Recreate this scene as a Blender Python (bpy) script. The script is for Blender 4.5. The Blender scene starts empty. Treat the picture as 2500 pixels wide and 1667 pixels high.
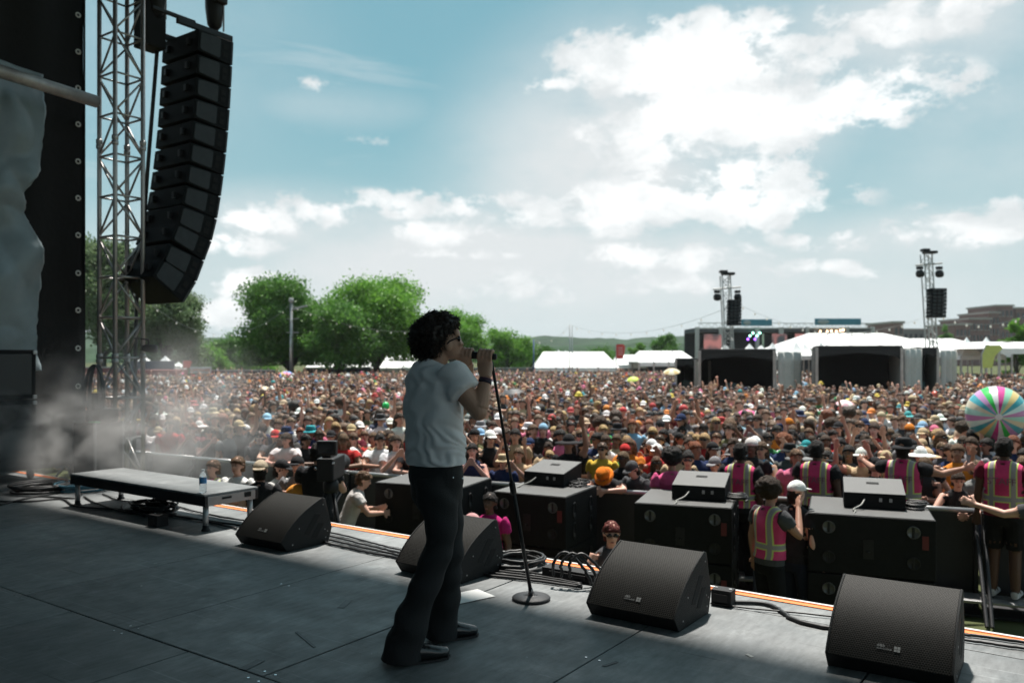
import bpy, bmesh, math, random
import numpy as np
from mathutils import Vector, Matrix, kdtree, noise as mnoise

SC = bpy.context.scene
COL = SC.collection
rnd = random.Random(7)
R_ = math.radians

# ------------------------------------------------------------------ camera
CAMZ, YAW, FPX = 1.58, R_(35.16), 2030.0
cs, sn = math.cos(YAW), math.sin(YAW)
RIGHT = Vector((cs, sn, 0)); FWD = Vector((-sn, cs, 0)); UP = Vector((0, 0, 1))
cd = bpy.data.cameras.new('camera'); cam = bpy.data.objects.new('camera', cd); COL.objects.link(cam)
cam.location = (0, 0, CAMZ); cam.rotation_euler = (R_(90), 0, YAW)
cd.sensor_width = 36; cd.lens = 36 * FPX / 2500; cd.shift_y = 36.5 / 2500
cd.clip_start = 0.1; cd.clip_end = 6000
cd.dof.use_dof = True; cd.dof.focus_distance = 4.9; cd.dof.aperture_fstop = 2.2
SC.camera = cam

# ------------------------------------------------------------------ sky, sun, exposure
SUN_EL, SUN_AZ = R_(67), R_(-24)            # azimuth from +Y, negative towards -X
SKY_STRENGTH, SUN_STRENGTH = 0.078, 4.3
wd = bpy.data.worlds.new('World'); SC.world = wd; wd.use_nodes = True; wd.cycles.sampling_method = 'MANUAL'; wd.cycles.sample_map_resolution = 256
vs = SC.view_settings; vs.view_transform = 'Standard'; vs.look = 'None'; vs.exposure = 0.98; vs.gamma = 1; vs.use_curve_mapping = False
SC.cycles.volume_step_rate = 1.0; SC.cycles.volume_max_steps = 96
SC.cycles.max_bounces = 6; SC.cycles.transparent_max_bounces = 12; SC.cycles.use_denoising = True
sd = bpy.data.lights.new('sun', 'SUN'); sun = bpy.data.objects.new('sun', sd); COL.objects.link(sun)
sd.energy = SUN_STRENGTH; sd.angle = R_(2.2); sd.color = (1, .955, .89)
tosun = Vector((math.sin(SUN_AZ) * math.cos(SUN_EL), math.cos(SUN_AZ) * math.cos(SUN_EL), math.sin(SUN_EL)))
sun.rotation_euler = tosun.to_track_quat('Z', 'Y').to_euler()

def build_world():
    nt = wd.node_tree; N = nt.nodes; L = nt.links; N.clear()
    def nd(t, **k):
        n = N.new(t)
        for a, b in k.items(): setattr(n, a, b)
        return n
    def mth(op, a, b=None, c=None, clamp=False):
        n = nd('ShaderNodeMath', operation=op); n.use_clamp = clamp
        for i, v in enumerate((a, b, c)):
            if v is None: continue
            if isinstance(v, (int, float)): n.inputs[i].default_value = v
            else: L.new(v, n.inputs[i])
        return n.outputs[0]
    def vm(op, a, b=None):
        n = nd('ShaderNodeVectorMath', operation=op)
        for i, v in enumerate((a, b)):
            if v is None: continue
            if isinstance(v, (tuple, list, Vector)): n.inputs[i].default_value = tuple(v)
            else: L.new(v, n.inputs[i])
        return n
    def mrange(v, a, b, c=0.0, d=1.0):
        n = nd('ShaderNodeMapRange', interpolation_type='SMOOTHSTEP'); L.new(v, n.inputs[0])
        for i, x in zip((1, 2, 3, 4), (a, b, c, d)): n.inputs[i].default_value = x
        return n.outputs[0]
    def mix(f, a, b):
        n = nd('ShaderNodeMix', data_type='RGBA')
        for s, v in ((0, f), (6, a), (7, b)):
            if isinstance(v, (int, float)): n.inputs[s].default_value = v
            elif isinstance(v, tuple): n.inputs[s].default_value = v
            else: L.new(v, n.inputs[s])
        return n.outputs[2]
    tc = nd('ShaderNodeTexCoord'); d = tc.outputs['Generated']
    sky = nd('ShaderNodeTexSky', sky_type='NISHITA', sun_disc=False, sun_elevation=SUN_EL, sun_rotation=SUN_AZ, altitude=100, air_density=1.0, dust_density=1.2, ozone_density=2.2)
    # direction -> azimuth (from the festival field's axis) and elevation
    dr = vm('DOT_PRODUCT', d, RIGHT).outputs['Value']; df = vm('DOT_PRODUCT', d, FWD).outputs['Value']
    sp = nd('ShaderNodeSeparateXYZ'); L.new(d, sp.inputs[0])
    az = mth('ARCTAN2', dr, df); el = mth('ARCSINE', sp.outputs[2])
    ae = nd('ShaderNodeCombineXYZ'); L.new(az, ae.inputs[0]); L.new(el, ae.inputs[1]); AE = ae.outputs[0]
    def nz(vec, scale, detail=8, rough=.55, dist=0.0, stretch=(1, 1, 1), off=(0, 0, 0)):
        m = nd('ShaderNodeMapping'); L.new(vec, m.inputs[0]); m.inputs['Scale'].default_value = stretch; m.inputs['Location'].default_value = off
        n = nd('ShaderNodeTexNoise'); L.new(m.outputs[0], n.inputs['Vector'])
        n.inputs['Scale'].default_value = scale; n.inputs['Detail'].default_value = detail; n.inputs['Roughness'].default_value = rough; n.inputs['Distortion'].default_value = dist
        return n.outputs[0]
    wf = nz(AE, 5, 5, .6, 0, (1, 1.7, 1), (3.1, 1.7, 0))
    # individual clouds: azimuth, elevation, half-sizes (from bearings), weight
    B = [(1690,160,330,110,1.25),(1560,120,190,75,1.1),(2110,235,240,75,1.05),(1340,205,150,26,.7),(1760,290,330,95,1.2),(1990,160,120,50,.7),
         (1640,500,420,75,1.1),(1760,425,230,70,1.05),(1880,510,180,55,1.0),(1450,530,330,45,.8),(640,535,130,55,.95),(800,520,110,42,.95),(570,600,130,42,.9),
         (590,690,120,50,.9),(545,760,120,50,.9),(1090,575,160,40,.8),(1200,490,460,34,.6),(1540,630,150,38,.85),(1700,630,190,40,.8),(2090,575,210,38,.75),
         (2370,560,210,45,.75),(1970,655,130,24,.75),(2130,672,110,20,.7),(1120,620,240,22,.55),(1400,700,520,60,.55),(2230,30,330,70,.6),(780,210,120,26,.38),(930,340,130,22,.3),(2430,495,180,30,.5),
         (1010,500,420,40,.62),(1700,360,320,120,.8)]
    dens = None
    for px, py, hx, hy, w in B:
        a = math.atan((px - 1250) / FPX); e = math.atan((870 - py) / FPX * math.cos(a))
        v = vm('MULTIPLY', vm('SUBTRACT', AE, (a, e, 0)).outputs[0], (FPX / hx * 1.0, FPX / hy * 1.0, 0)).outputs[0]
        ln = vm('LENGTH', v).outputs['Value']
        b = mth('MULTIPLY', mrange(ln, 1.5, 0.0), w)
        dens = b if dens is None else mth('MAXIMUM', dens, b)
    # the rest of the sky carries the same broken cloud
    away = mrange(mth('ABSOLUTE', az), .62, .8)
    high = mrange(el, .42, .55)
    gen = mth('MULTIPLY', mrange(nz(AE, 2.2, 4, .5, .3, (1, 2, 1)), .45, .7), mth('MAXIMUM', away, high))
    dens = mth('MAXIMUM', dens, mth('MULTIPLY', gen, .95))
    fine = nz(AE, 11, 11, .63, .12, (1, 1.5, 1))
    d2 = mth('ADD', dens, mth('MULTIPLY_ADD', fine, 4.4, -2.36))
    cover = mth('MULTIPLY', mrange(d2, .10, .60), mrange(dens, .08, .32))
    VB = [(1480, 420, 430, 330, .84), (1250, 650, 950, 170, .95), (2250, 70, 480, 170, .62), (1680, 250, 520, 260, .85), (700, 570, 330, 120, .7), (2250, 600, 420, 100, .6), (1100, 540, 520, 60, .6), (2000, 690, 600, 130, .55), (820, 260, 260, 60, .28), (420, 100, 400, 260, .22), (2450, 300, 400, 200, .40)]
    vd = None
    for px, py, hx, hy, w in VB:
        a = math.atan((px - 1250) / FPX); e = math.atan((870 - py) / FPX * math.cos(a))
        v = vm('MULTIPLY', vm('SUBTRACT', AE, (a, e, 0)).outputs[0], (FPX / hx, FPX / hy, 0)).outputs[0]
        b = mth('MULTIPLY', mrange(vm('LENGTH', v).outputs['Value'], 1.3, 0.15), w * 1.1)
        vd = b if vd is None else mth('MAXIMUM', vd, b)
    vd = mth('MAXIMUM', vd, mth('MULTIPLY', gen, .6))
    veil = mth('MULTIPLY', vd, mrange(wf, .25, .65, .55, 1.15))
    streak = mth('MULTIPLY', mrange(nz(AE, 3.2, 7, .6, .8, (1, 5, 1), (.5, 2, 0)), .48, .8), .42)
    veil = mth('MINIMUM', mth('MAXIMUM', veil, streak), 1.0)
    tint = nd('ShaderNodeMix', data_type='RGBA', blend_type='MULTIPLY'); tint.inputs[0].default_value = 1
    L.new(sky.outputs[0], tint.inputs[6]); tint.inputs[7].default_value = SKY_TINT
    base = mix(.68, tint.outputs[2], CLEAR_COL)
    hz = mrange(el, .34, -.03)
    base = mix(mth('MULTIPLY', mth('POWER', hz, 1.5), .9), base, HAZE_COL)
    c1 = mix(veil, base, VEIL_COL)
    lit = mrange(mth('ADD', nz(AE, 13, 8, .62, .2, (1, 1.5, 1), (0, .045, 0)), mth('MULTIPLY', dens, .28)), .46, .98)
    ccol = mix(lit, CLOUD_SHADE, CLOUD_LIT)
    c2 = mix(mth('MULTIPLY', cover, .93), c1, ccol)
    bg = nd('ShaderNodeBackground'); L.new(c2, bg.inputs[0]); bg.inputs[1].default_value = SKY_STRENGTH
    out = nd('ShaderNodeOutputWorld'); L.new(bg.outputs[0], out.inputs[0])
SKY_TINT = (1.0, 1.10, .80, 1); CLEAR_COL = (.88, 2.45, 3.05, 1)
HAZE_COL = (4.5, 4.95, 5.2, 1); VEIL_COL = (5.0, 5.25, 5.35, 1)
CLOUD_SHADE = (5.0, 5.25, 5.35, 1); CLOUD_LIT = (8.2, 8.2, 8.15, 1)
build_world()

# bearings: a point seen at (px, py) of the survey photo, at a depth or on a level
def P(px, py, dep): return RIGHT * ((px - 1250) / FPX * dep) + FWD * dep + UP * (CAMZ - (py - 870) / FPX * dep)
def G(px, py, z=0.0): return P(px, py, (CAMZ - z) * FPX / (py - 870))
def onx(px, py, x):
    r = (px - 1250) / FPX; return P(px, py, x / (cs * r - sn))
def ony(px, py, y):
    r = (px - 1250) / FPX; return P(px, py, y / (sn * r + cs))
def proj(p):
    p = Vector(p); d = p.dot(FWD); return 1250 + FPX * p.dot(RIGHT) / d, 870 - FPX * (p.z - CAMZ) / d, d
SMOKE = True; HAZE_DENS = .00016
GZ = -1.4          # festival ground level; stage deck is z = 0
EDGE = 5.45        # downstage edge of the deck

# ------------------------------------------------------------------ materials
MATS = {}
def mat(name, col, rough=.6, var=.12, scale=6.0, bump=0.0, bscale=40.0, metal=0.0, spec=.5, emit=None, es=1.0, objcol=False, attr=None, trans=0.0, alpha=1.0, sheen=0.0, coat=0.0):
    if name in MATS: return MATS[name]
    m = bpy.data.materials.new(name); m.use_nodes = True; nt = m.node_tree; N = nt.nodes; L = nt.links
    b = N['Principled BSDF']; b.inputs['Roughness'].default_value = rough; b.inputs['Metallic'].default_value = metal
    b.inputs['Specular IOR Level'].default_value = spec; b.inputs['Sheen Weight'].default_value = sheen; b.inputs['Coat Weight'].default_value = coat
    if trans: b.inputs['Transmission Weight'].default_value = trans
    if alpha < 1: b.inputs['Alpha'].default_value = alpha
    tc = N.new('ShaderNodeTexCoord')
    nz = N.new('ShaderNodeTexNoise'); nz.inputs['Scale'].default_value = scale; nz.inputs['Detail'].default_value = 6; nz.inputs['Roughness'].default_value = .65
    L.new(tc.outputs['Object'], nz.inputs['Vector'])
    mr = N.new('ShaderNodeMapRange'); L.new(nz.outputs[0], mr.inputs[0]); mr.inputs[1].default_value = .25; mr.inputs[2].default_value = .75; mr.inputs[3].default_value = 1 - var; mr.inputs[4].default_value = 1 + var
    mx = N.new('ShaderNodeMix'); mx.data_type = 'RGBA'; mx.blend_type = 'MULTIPLY'; mx.inputs[0].default_value = 1
    if objcol: oi = N.new('ShaderNodeObjectInfo'); L.new(oi.outputs['Color'], mx.inputs[6])
    elif attr: at = N.new('ShaderNodeAttribute'); at.attribute_name = attr; L.new(at.outputs['Color'], mx.inputs[6])
    else: mx.inputs[6].default_value = (*col, 1)
    cb = N.new('ShaderNodeCombineColor')
    for i in range(3): L.new(mr.outputs[0], cb.inputs[i])
    L.new(cb.outputs[0], mx.inputs[7]); L.new(mx.outputs[2], b.inputs['Base Color'])
    rr = N.new('ShaderNodeMapRange'); L.new(nz.outputs[0], rr.inputs[0]); rr.inputs[3].default_value = max(0.02, rough - .12); rr.inputs[4].default_value = min(1, rough + .12); L.new(rr.outputs[0], b.inputs['Roughness'])
    if bump:
        n2 = N.new('ShaderNodeTexNoise'); n2.inputs['Scale'].default_value = bscale; n2.inputs['Detail'].default_value = 4; L.new(tc.outputs['Object'], n2.inputs['Vector'])
        bp = N.new('ShaderNodeBump'); bp.inputs['Strength'].default_value = bump; bp.inputs['Distance'].default_value = .02; L.new(n2.outputs[0], bp.inputs['Height']); L.new(bp.outputs[0], b.inputs['Normal'])
    if emit: b.inputs['Emission Color'].default_value = (*emit, 1); b.inputs['Emission Strength'].default_value = es
    MATS[name] = m; return m

def leaf_mat(name, c1, c2):
    m = bpy.data.materials.new(name); m.use_nodes = True; nt = m.node_tree; N = nt.nodes; L = nt.links
    b = N['Principled BSDF']; b.inputs['Roughness'].default_value = .55; b.inputs['Specular IOR Level'].default_value = .3
    g = N.new('ShaderNodeNewGeometry'); r = N.new('ShaderNodeValToRGB'); L.new(g.outputs['Random Per Island'], r.inputs[0])
    r.color_ramp.elements[0].color = (*c1, 1); r.color_ramp.elements[1].color = (*c2, 1)
    tc = N.new('ShaderNodeTexCoord'); nz = N.new('ShaderNodeTexNoise'); nz.inputs['Scale'].default_value = .35; L.new(tc.outputs['Object'], nz.inputs['Vector'])
    hs = N.new('ShaderNodeHueSaturation'); L.new(r.outputs[0], hs.inputs['Color'])
    mr = N.new('ShaderNodeMapRange'); L.new(nz.outputs[0], mr.inputs[0]); mr.inputs[1].default_value = .3; mr.inputs[2].default_value = .7; mr.inputs[3].default_value = .8; mr.inputs[4].default_value = 1.25; L.new(mr.outputs[0], hs.inputs['Value'])
    L.new(hs.outputs[0], b.inputs['Base Color'])
    t = N.new('ShaderNodeBsdfTranslucent'); L.new(hs.outputs[0], t.inputs[0]); ms = N.new('ShaderNodeMixShader'); ms.inputs[0].default_value = .42
    L.new(b.outputs[0], ms.inputs[1]); L.new(t.outputs[0], ms.inputs[2]); L.new(ms.outputs[0], N['Material Output'].inputs[0])
    return m

# ------------------------------------------------------------------ mesh helpers
class MB:
    def __init__(s): s.v = []; s.f = []; s.fm = []; s.m = 0; s.T = None
    def add(s, vs, fs):
        o = len(s.v)
        if s.T is not None: vs = [s.T @ Vector(v) for v in vs]
        s.v += [tuple(v) for v in vs]; s.f += [tuple(i + o for i in f) for f in fs]; s.fm += [s.m] * len(fs)
        return s
    def box(s, c, d, bev=0.0, rot=None):
        x, y, z = (k / 2 for k in d); M = Matrix.Translation(Vector(c)) @ (rot.to_4x4() if rot else Matrix.Identity(4))
        if bev <= 0:
            vs = [M @ Vector((a * x, b * y, e * z)) for a in (-1, 1) for b in (-1, 1) for e in (-1, 1)]
            return s.add(vs, [(0, 1, 3, 2), (4, 6, 7, 5), (0, 4, 5, 1), (2, 3, 7, 6), (0, 2, 6, 4), (1, 5, 7, 3)])
        bm = bmesh.new(); bmesh.ops.create_cube(bm, size=1); bmesh.ops.scale(bm, vec=d, verts=bm.verts)
        bmesh.ops.bevel(bm, geom=bm.edges[:], offset=bev, segments=2, affect='EDGES', profile=.6)
        return s.addbm(bm, M)
    def addbm(s, bm, M=None):
        bm.verts.ensure_lookup_table()
        vs = [(M @ v.co) if M else v.co.copy() for v in bm.verts]; fs = [[v.index for v in f.verts] for f in bm.faces]
        bm.verts.index_update(); fs = [[v.index for v in f.verts] for f in bm.faces]; bm.free(); return s.add(vs, fs)
    def prism(s, poly, a, b, axis=0, bev=0.0, seg=2):
        # closed outline poly (2-D) in the plane across axis, extruded from a to b
        def mk(p, t):
            if axis == 0: return (t, p[0], p[1])
            if axis == 1: return (p[0], t, p[1])
            return (p[0], p[1], t)
        bm = bmesh.new(); va = [bm.verts.new(mk(p, a)) for p in poly]; vb = [bm.verts.new(mk(p, b)) for p in poly]; n = len(poly)
        bm.faces.new(va); bm.faces.new(vb[::-1])
        for i in range(n): bm.faces.new((va[i], vb[i], vb[(i + 1) % n], va[(i + 1) % n]))
        bmesh.ops.recalc_face_normals(bm, faces=bm.faces)
        if bev:
            es = [e for e in bm.edges if e.calc_face_angle(0) > .5]
            bmesh.ops.bevel(bm, geom=es, offset=bev, segments=seg, affect='EDGES', profile=.6)
        return s.addbm(bm)
    def rings(s, rs, cap=True, closed=False):
        n = len(rs[0]); vs = [p for r in rs for p in r]; fs = []
        m = len(rs)
        for i in range(m - 1 + (1 if closed else 0)):
            i2 = (i + 1) % m
            for j in range(n): fs.append((i * n + j, i * n + (j + 1) % n, i2 * n + (j + 1) % n, i2 * n + j))
        if cap and not closed: fs += [tuple(range(n))[::-1], tuple(range((m - 1) * n, m * n))]
        return s.add(vs, fs)
    def loft(s, pts, rad, n=12, ref=(1, 0, 0), cap=True):
        # pts along the axis; rad scalar or (a along ref, b across)
        pts = [Vector(p) for p in pts]; rs = []
        for i, p in enumerate(pts):
            t = (pts[min(i + 1, len(pts) - 1)] - pts[max(i - 1, 0)]).normalized()
            u = Vector(ref); u = u - t * u.dot(t)
            if u.length < 1e-3: u = t.orthogonal()
            u.normalize(); w = t.cross(u); r = rad[i]; a, b = r if isinstance(r, tuple) else (r, r)
            rs.append([p + u * (a * math.cos(k * 2 * math.pi / n)) + w * (b * math.sin(k * 2 * math.pi / n)) for k in range(n)])
        return s.rings(rs, cap)
    def tube(s, pts, r, n=6, cap=True):
        pts = [Vector(p) for p in pts]; rs = []; u = None
        for i, p in enumerate(pts):
            t = (pts[min(i + 1, len(pts) - 1)] - pts[max(i - 1, 0)]).normalized()
            u = t.orthogonal() if u is None else (u - t * u.dot(t)); u.normalize(); w = t.cross(u); rr = r[i] if isinstance(r, (list, tuple)) else r
            rs.append([p + (u * math.cos(k * 2 * math.pi / n) + w * math.sin(k * 2 * math.pi / n)) * rr for k in range(n)])
        return s.rings(rs, cap)
    def lathe(s, prof, c=(0, 0, 0), n=20, cap=True):
        c = Vector(c); return s.rings([[c + Vector((r * math.cos(k * 2 * math.pi / n), r * math.sin(k * 2 * math.pi / n), z)) for k in range(n)] for r, z in prof], cap)
    def ell(s, c, r, M=None, n=14, m=9):
        c = Vector(c); M = M or Matrix.Identity(3); rs = []
        for i in range(m + 1):
            a = math.pi * min(max(i / m, .02), .98)
            rs.append([c + M @ Vector((r[0] * math.sin(a) * math.cos(k * 2 * math.pi / n), r[1] * math.sin(a) * math.sin(k * 2 * math.pi / n), -r[2] * math.cos(a))) for k in range(n)])
        return s.rings(rs)
    def torus(s, c, R, r, n=24, k=6, M=None):
        c = Vector(c); M = M or Matrix.Identity(3)
        rs = [[c + M @ Vector(((R + r * math.cos(j * 2 * math.pi / k)) * math.cos(i * 2 * math.pi / n), (R + r * math.cos(j * 2 * math.pi / k)) * math.sin(i * 2 * math.pi / n), r * math.sin(j * 2 * math.pi / k))) for j in range(k)] for i in range(n)]
        return s.rings(rs, False, True)
    def mesh(s, name, mats, smooth=False):
        me = bpy.data.meshes.new(name); me.from_pydata(s.v, [], s.f); me.validate()
        for m in (mats if isinstance(mats, (list, tuple)) else [mats]): me.materials.append(m)
        if len(me.polygons) == len(s.fm): me.polygons.foreach_set('material_index', s.fm)
        if smooth == 'auto':
            me.polygons.foreach_set('use_smooth', [True] * len(me.polygons)); me.update(); me.set_sharp_from_angle(angle=R_(35))
        elif smooth: me.polygons.foreach_set('use_smooth', [True] * len(me.polygons))
        bm = bmesh.new(); bm.from_mesh(me); bmesh.ops.recalc_face_normals(bm, faces=bm.faces); bm.to_mesh(me); bm.free()
        return me
    def build(s, name, mats, parent=None, smooth=False, loc=None):
        return link(name, s.mesh(name, mats, smooth), parent, loc)
def link(name, me, parent=None, loc=None):
    o = bpy.data.objects.new(name, me); COL.objects.link(o)
    if parent: o.parent = parent
    if loc is not None: o.location = loc
    return o
def tag(o, label=None, cat=None, group=None, kind=None):
    if label: o['label'] = label
    if cat: o['category'] = cat
    if group: o['group'] = group
    if kind: o['kind'] = kind
    return o
def thing(name, label, cat, loc=(0, 0, 0), rz=0.0, group=None):
    o = bpy.data.objects.new(name, None); COL.objects.link(o); o.empty_display_size = .1
    o.location = loc; o.rotation_euler = (0, 0, rz); return tag(o, label, cat, group)
def copy_tree(o, parent=None):
    c = o.copy(); COL.objects.link(c); c.parent = parent
    for ch in list(o.children): copy_tree(ch, c)
    return c
def text_mesh(txt, size, ext=.002):
    cu = bpy.data.curves.new('text', 'FONT'); cu.body = txt; cu.size = size; cu.extrude = ext; cu.align_x = 'CENTER'; cu.align_y = 'CENTER'; cu.resolution_u = 2
    o = bpy.data.objects.new('lettering', cu); COL.objects.link(o); dg = bpy.context.evaluated_depsgraph_get()
    me = bpy.data.meshes.new_from_object(o.evaluated_get(dg)); bpy.data.objects.remove(o); bpy.data.curves.remove(cu); return me
def frame3(x, y, z): return Matrix((x, y, z)).transposed()
def crom(pts, k=6):
    pts = [Vector(p) for p in pts]; out = []
    for i in range(len(pts) - 1):
        a = pts[max(i - 1, 0)]; b = pts[i]; c = pts[i + 1]; d = pts[min(i + 2, len(pts) - 1)]
        for j in range(k):
            t = j / k; out.append(.5 * ((2 * b) + (c - a) * t + (2 * a - 5 * b + 4 * c - d) * t * t + (3 * b - a - 3 * c + d) * t ** 3))
    out.append(pts[-1]); return out

# ------------------------------------------------------------------ shared materials
black_paint = mat('black_paint', (.018, .018, .019), .6, .25, 14, .25, 220, spec=.25)
black_metal = mat('black_metal', (.014, .014, .015), .48, .2, 8, .05, 60, spec=.3)
rubber = mat('cable_rubber', (.012, .012, .013), .5, .2, 5)
alu = mat('aluminium', (.42, .40, .39), .42, .22, 3, .05, 30, metal=.85)
far_alu = mat('far_aluminium', (.46, .46, .45), .5, .1, 2, metal=.15)
steel = mat('galvanised_steel', (.38, .38, .38), .45, .2, 6, .05, 30, metal=.8)
white_vinyl = mat('white_vinyl', (.80, .80, .79), .5, .05, 1.5, .05, 3)
chrome = mat('chrome', (.75, .75, .76), .18, .05, 4, metal=1.0)
# ================================================================== setting: ground, hills, stage
def grid_obj(name, nx, ny, fn, m, kind='structure'):
    vs = [fn(i / nx, j / ny) for j in range(ny + 1) for i in range(nx + 1)]
    fs = [(j * (nx + 1) + i, j * (nx + 1) + i + 1, (j + 1) * (nx + 1) + i + 1, (j + 1) * (nx + 1) + i) for j in range(ny) for i in range(nx)]
    mb = MB(); mb.add(vs, fs); o = mb.build(name, m, smooth=True); return tag(o, kind=kind)
grass_ground = mat('trampled_grass', (.075, .085, .04), 1.0, .45, .35, .5, 9, spec=.05)
mb = MB(); mb.add([(-2500, -300, GZ), (2500, -300, GZ), (2500, 3500, GZ), (-2500, 3500, GZ)], [(0, 1, 2, 3)])
tag(mb.build('ground', grass_ground), kind='structure')
hill_mat = mat('wooded_hillside', (.03, .055, .03), 1.0, .5, .02, 1.0, .12, spec=0.0)
def hills(name, d0, d1, h, seed, a0, a1):
    def fn(u, v):
        a = a0 + (a1 - a0) * u; d = d0 + (d1 - d0) * v
        p = RIGHT * (math.sin(a) * d) + FWD * (math.cos(a) * d)
        hh = h * (.72 + .5 * mnoise.noise(Vector((a * 5, seed, 0))) + .12 * mnoise.noise(Vector((a * 34, seed, 1))) + .05 * mnoise.noise(Vector((a * 150, seed, 2))))
        z = GZ - 1 + hh * math.sin(math.pi * min(1, v * 1.25) * .5) + .9 * mnoise.noise(Vector((p.x * .06, p.y * .06, seed)))
        return (p.x, p.y, z)
    return grid_obj(name, 260, 12, fn, hill_mat)
hills('hills', 420, 620, 15, 3.3, R_(-58), R_(58))
hills('hills', 800, 1050, 38, 9.1, R_(-60), R_(60))

# ---- stage deck: plywood panels on a black sub-frame
def deck_mat():
    m = bpy.data.materials.new('painted_deck_plywood'); m.use_nodes = True; nt = m.node_tree; N = nt.nodes; L = nt.links; b = N['Principled BSDF']
    tc = N.new('ShaderNodeTexCoord'); oi = N.new('ShaderNodeObjectInfo')
    ge = N.new('ShaderNodeNewGeometry')
    def noise(s, d, st=(1, 1, 1), r=.6):
        mp = N.new('ShaderNodeMapping'); L.new(ge.outputs['Position'], mp.inputs[0]); mp.inputs['Scale'].default_value = st
        n = N.new('ShaderNodeTexNoise'); L.new(mp.outputs[0], n.inputs['Vector']); n.inputs['Scale'].default_value = s; n.inputs['Detail'].default_value = d; n.inputs['Roughness'].default_value = r; return n.outputs[0]
    def mr(v, a, b_, c, d):
        n = N.new('ShaderNodeMapRange'); L.new(v, n.inputs[0])
        for i, x in zip((1, 2, 3, 4), (a, b_, c, d)): n.inputs[i].default_value = x
        return n.outputs[0]
    def mul(a, c):
        n = N.new('ShaderNodeMath'); n.operation = 'MULTIPLY'; L.new(a, n.inputs[0])
        if isinstance(c, float): n.inputs[1].default_value = c
        else: L.new(c, n.inputs[1])
        return n.outputs[0]
    v = mul(mr(noise(1.1, 5), .3, .7, .74, 1.26), mr(noise(26, 6, (1, .25, 1)), .3, .75, .78, 1.28))
    v = mul(v, mr(noise(60, 3), .60, .72, 1.0, .72))                 # dark scuffs
    v = mul(v, mr(noise(7.5, 9, (.5, 1.6, 1), .75), .62, .74, 1.0, 1.55))   # worn, dusty patches
    v = mul(v, mr(oi.outputs['Random'], 0, 1, .88, 1.12))
    def scr(rot, s):      # long fine scratches
        mp = N.new('ShaderNodeMapping'); L.new(ge.outputs['Position'], mp.inputs[0]); mp.inputs['Rotation'].default_value = (0, 0, rot); mp.inputs['Scale'].default_value = (.5, 26, 1)
        n = N.new('ShaderNodeTexNoise'); L.new(mp.outputs[0], n.inputs['Vector']); n.inputs['Scale'].default_value = s; n.inputs['Detail'].default_value = 3; return n.outputs[0]
    v = mul(v, mr(scr(.5, 2.2), .66, .72, 1.0, 1.45)); v = mul(v, mr(scr(-1.1, 1.7), .66, .71, 1.0, 1.4)); v = mul(v, mr(scr(1.9, 2.0), .67, .72, 1.0, .62))
    v = mul(v, mr(noise(2.6, 7, (1, 1, 1), .7), .56, .66, 1.0, 1.28))
    vo = N.new('ShaderNodeTexVoronoi'); vo.inputs['Scale'].default_value = 3.4; L.new(ge.outputs['Position'], vo.inputs['Vector'])
    v = mul(v, mr(vo.outputs['Distance'], .012, .02, 2.6, 1.0))        # flecks of tape and confetti
    mx = N.new('ShaderNodeMix'); mx.data_type = 'RGBA'; mx.blend_type = 'MULTIPLY'; mx.inputs[0].default_value = 1; mx.inputs[6].default_value = (.160, .168, .170, 1)
    cb = N.new('ShaderNodeCombineColor'); [L.new(v, cb.inputs[i]) for i in range(3)]; L.new(cb.outputs[0], mx.inputs[7]); L.new(mx.outputs[2], b.inputs['Base Color'])
    L.new(mr(noise(5, 6), .3, .7, .42, .68), b.inputs['Roughness']); b.inputs['Specular IOR Level'].default_value = .42
    bp = N.new('ShaderNodeBump'); bp.inputs['Strength'].default_value = .22; bp.inputs['Distance'].default_value = .006; L.new(noise(45, 8, (1, .3, 1)), bp.inputs['Height']); L.new(bp.outputs[0], b.inputs['Normal'])
    return m
DECK = deck_mat()
sf = MB(); sf.box((-4, -1.3, -.09), (26, 13.46, .10)); sf.box((-4, -1.3, -.75), (25.9, 13.38, 1.22))
floor = tag(sf.build('stage_floor', black_paint), kind='structure')
pc = {}
def panel(x0, x1, y0, y1):
    w, d = round(x1 - x0, 3), round(y1 - y0, 3)
    if (w, d) not in pc:
        m = MB(); m.box((0, 0, -.02), (w - .011, d - .011, .04), .004); pc[w, d] = m.mesh('panel', DECK)
    o = link('panel', pc[w, d], floor, ((x0 + x1) / 2, (y0 + y1) / 2, rnd.uniform(-.0025, 0)))
xs = [-4.6 + 1.22 * k for k in range(-9, 9)]
for y0, y1, off in ((5.09, 5.395, 0), (2.65, 5.09, 0), (.21, 2.65, .61), (-2.23, .21, 0)):
    for x in xs: panel(x + off, x + off + 1.22, y0, y1)
# screws and a hatch plate in the deck
mb = MB()
for x in xs[3:13]:
    for y in (2.70, 2.60, 5.04, 3.8, 1.5):
        for dx in (.04, -.04): mb.lathe([(.007, .0005), (.007, .0012)], (x + dx, y, 0), 8)
o = mb.build('screws', chrome, floor); o['kind'] = 'stuff'
# edge lip: aluminium nosing and reflective orange tape
alu_w = mat('bright_nosing', (.72, .72, .70), .35, .1, 3, metal=.3)
orange_tape = mat('orange_edge_tape', (.85, .22, .05), .5, .12, 9)
mb = MB(); mb.box((-4, EDGE - .006, -.02), (26, .026, .062)); mb.build('nosing', alu_w, floor)
mb = MB(); mb.box((-4, EDGE - .046, .0015), (26, .052, .004)); mb.build('edge_tape', orange_tape, floor)
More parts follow.
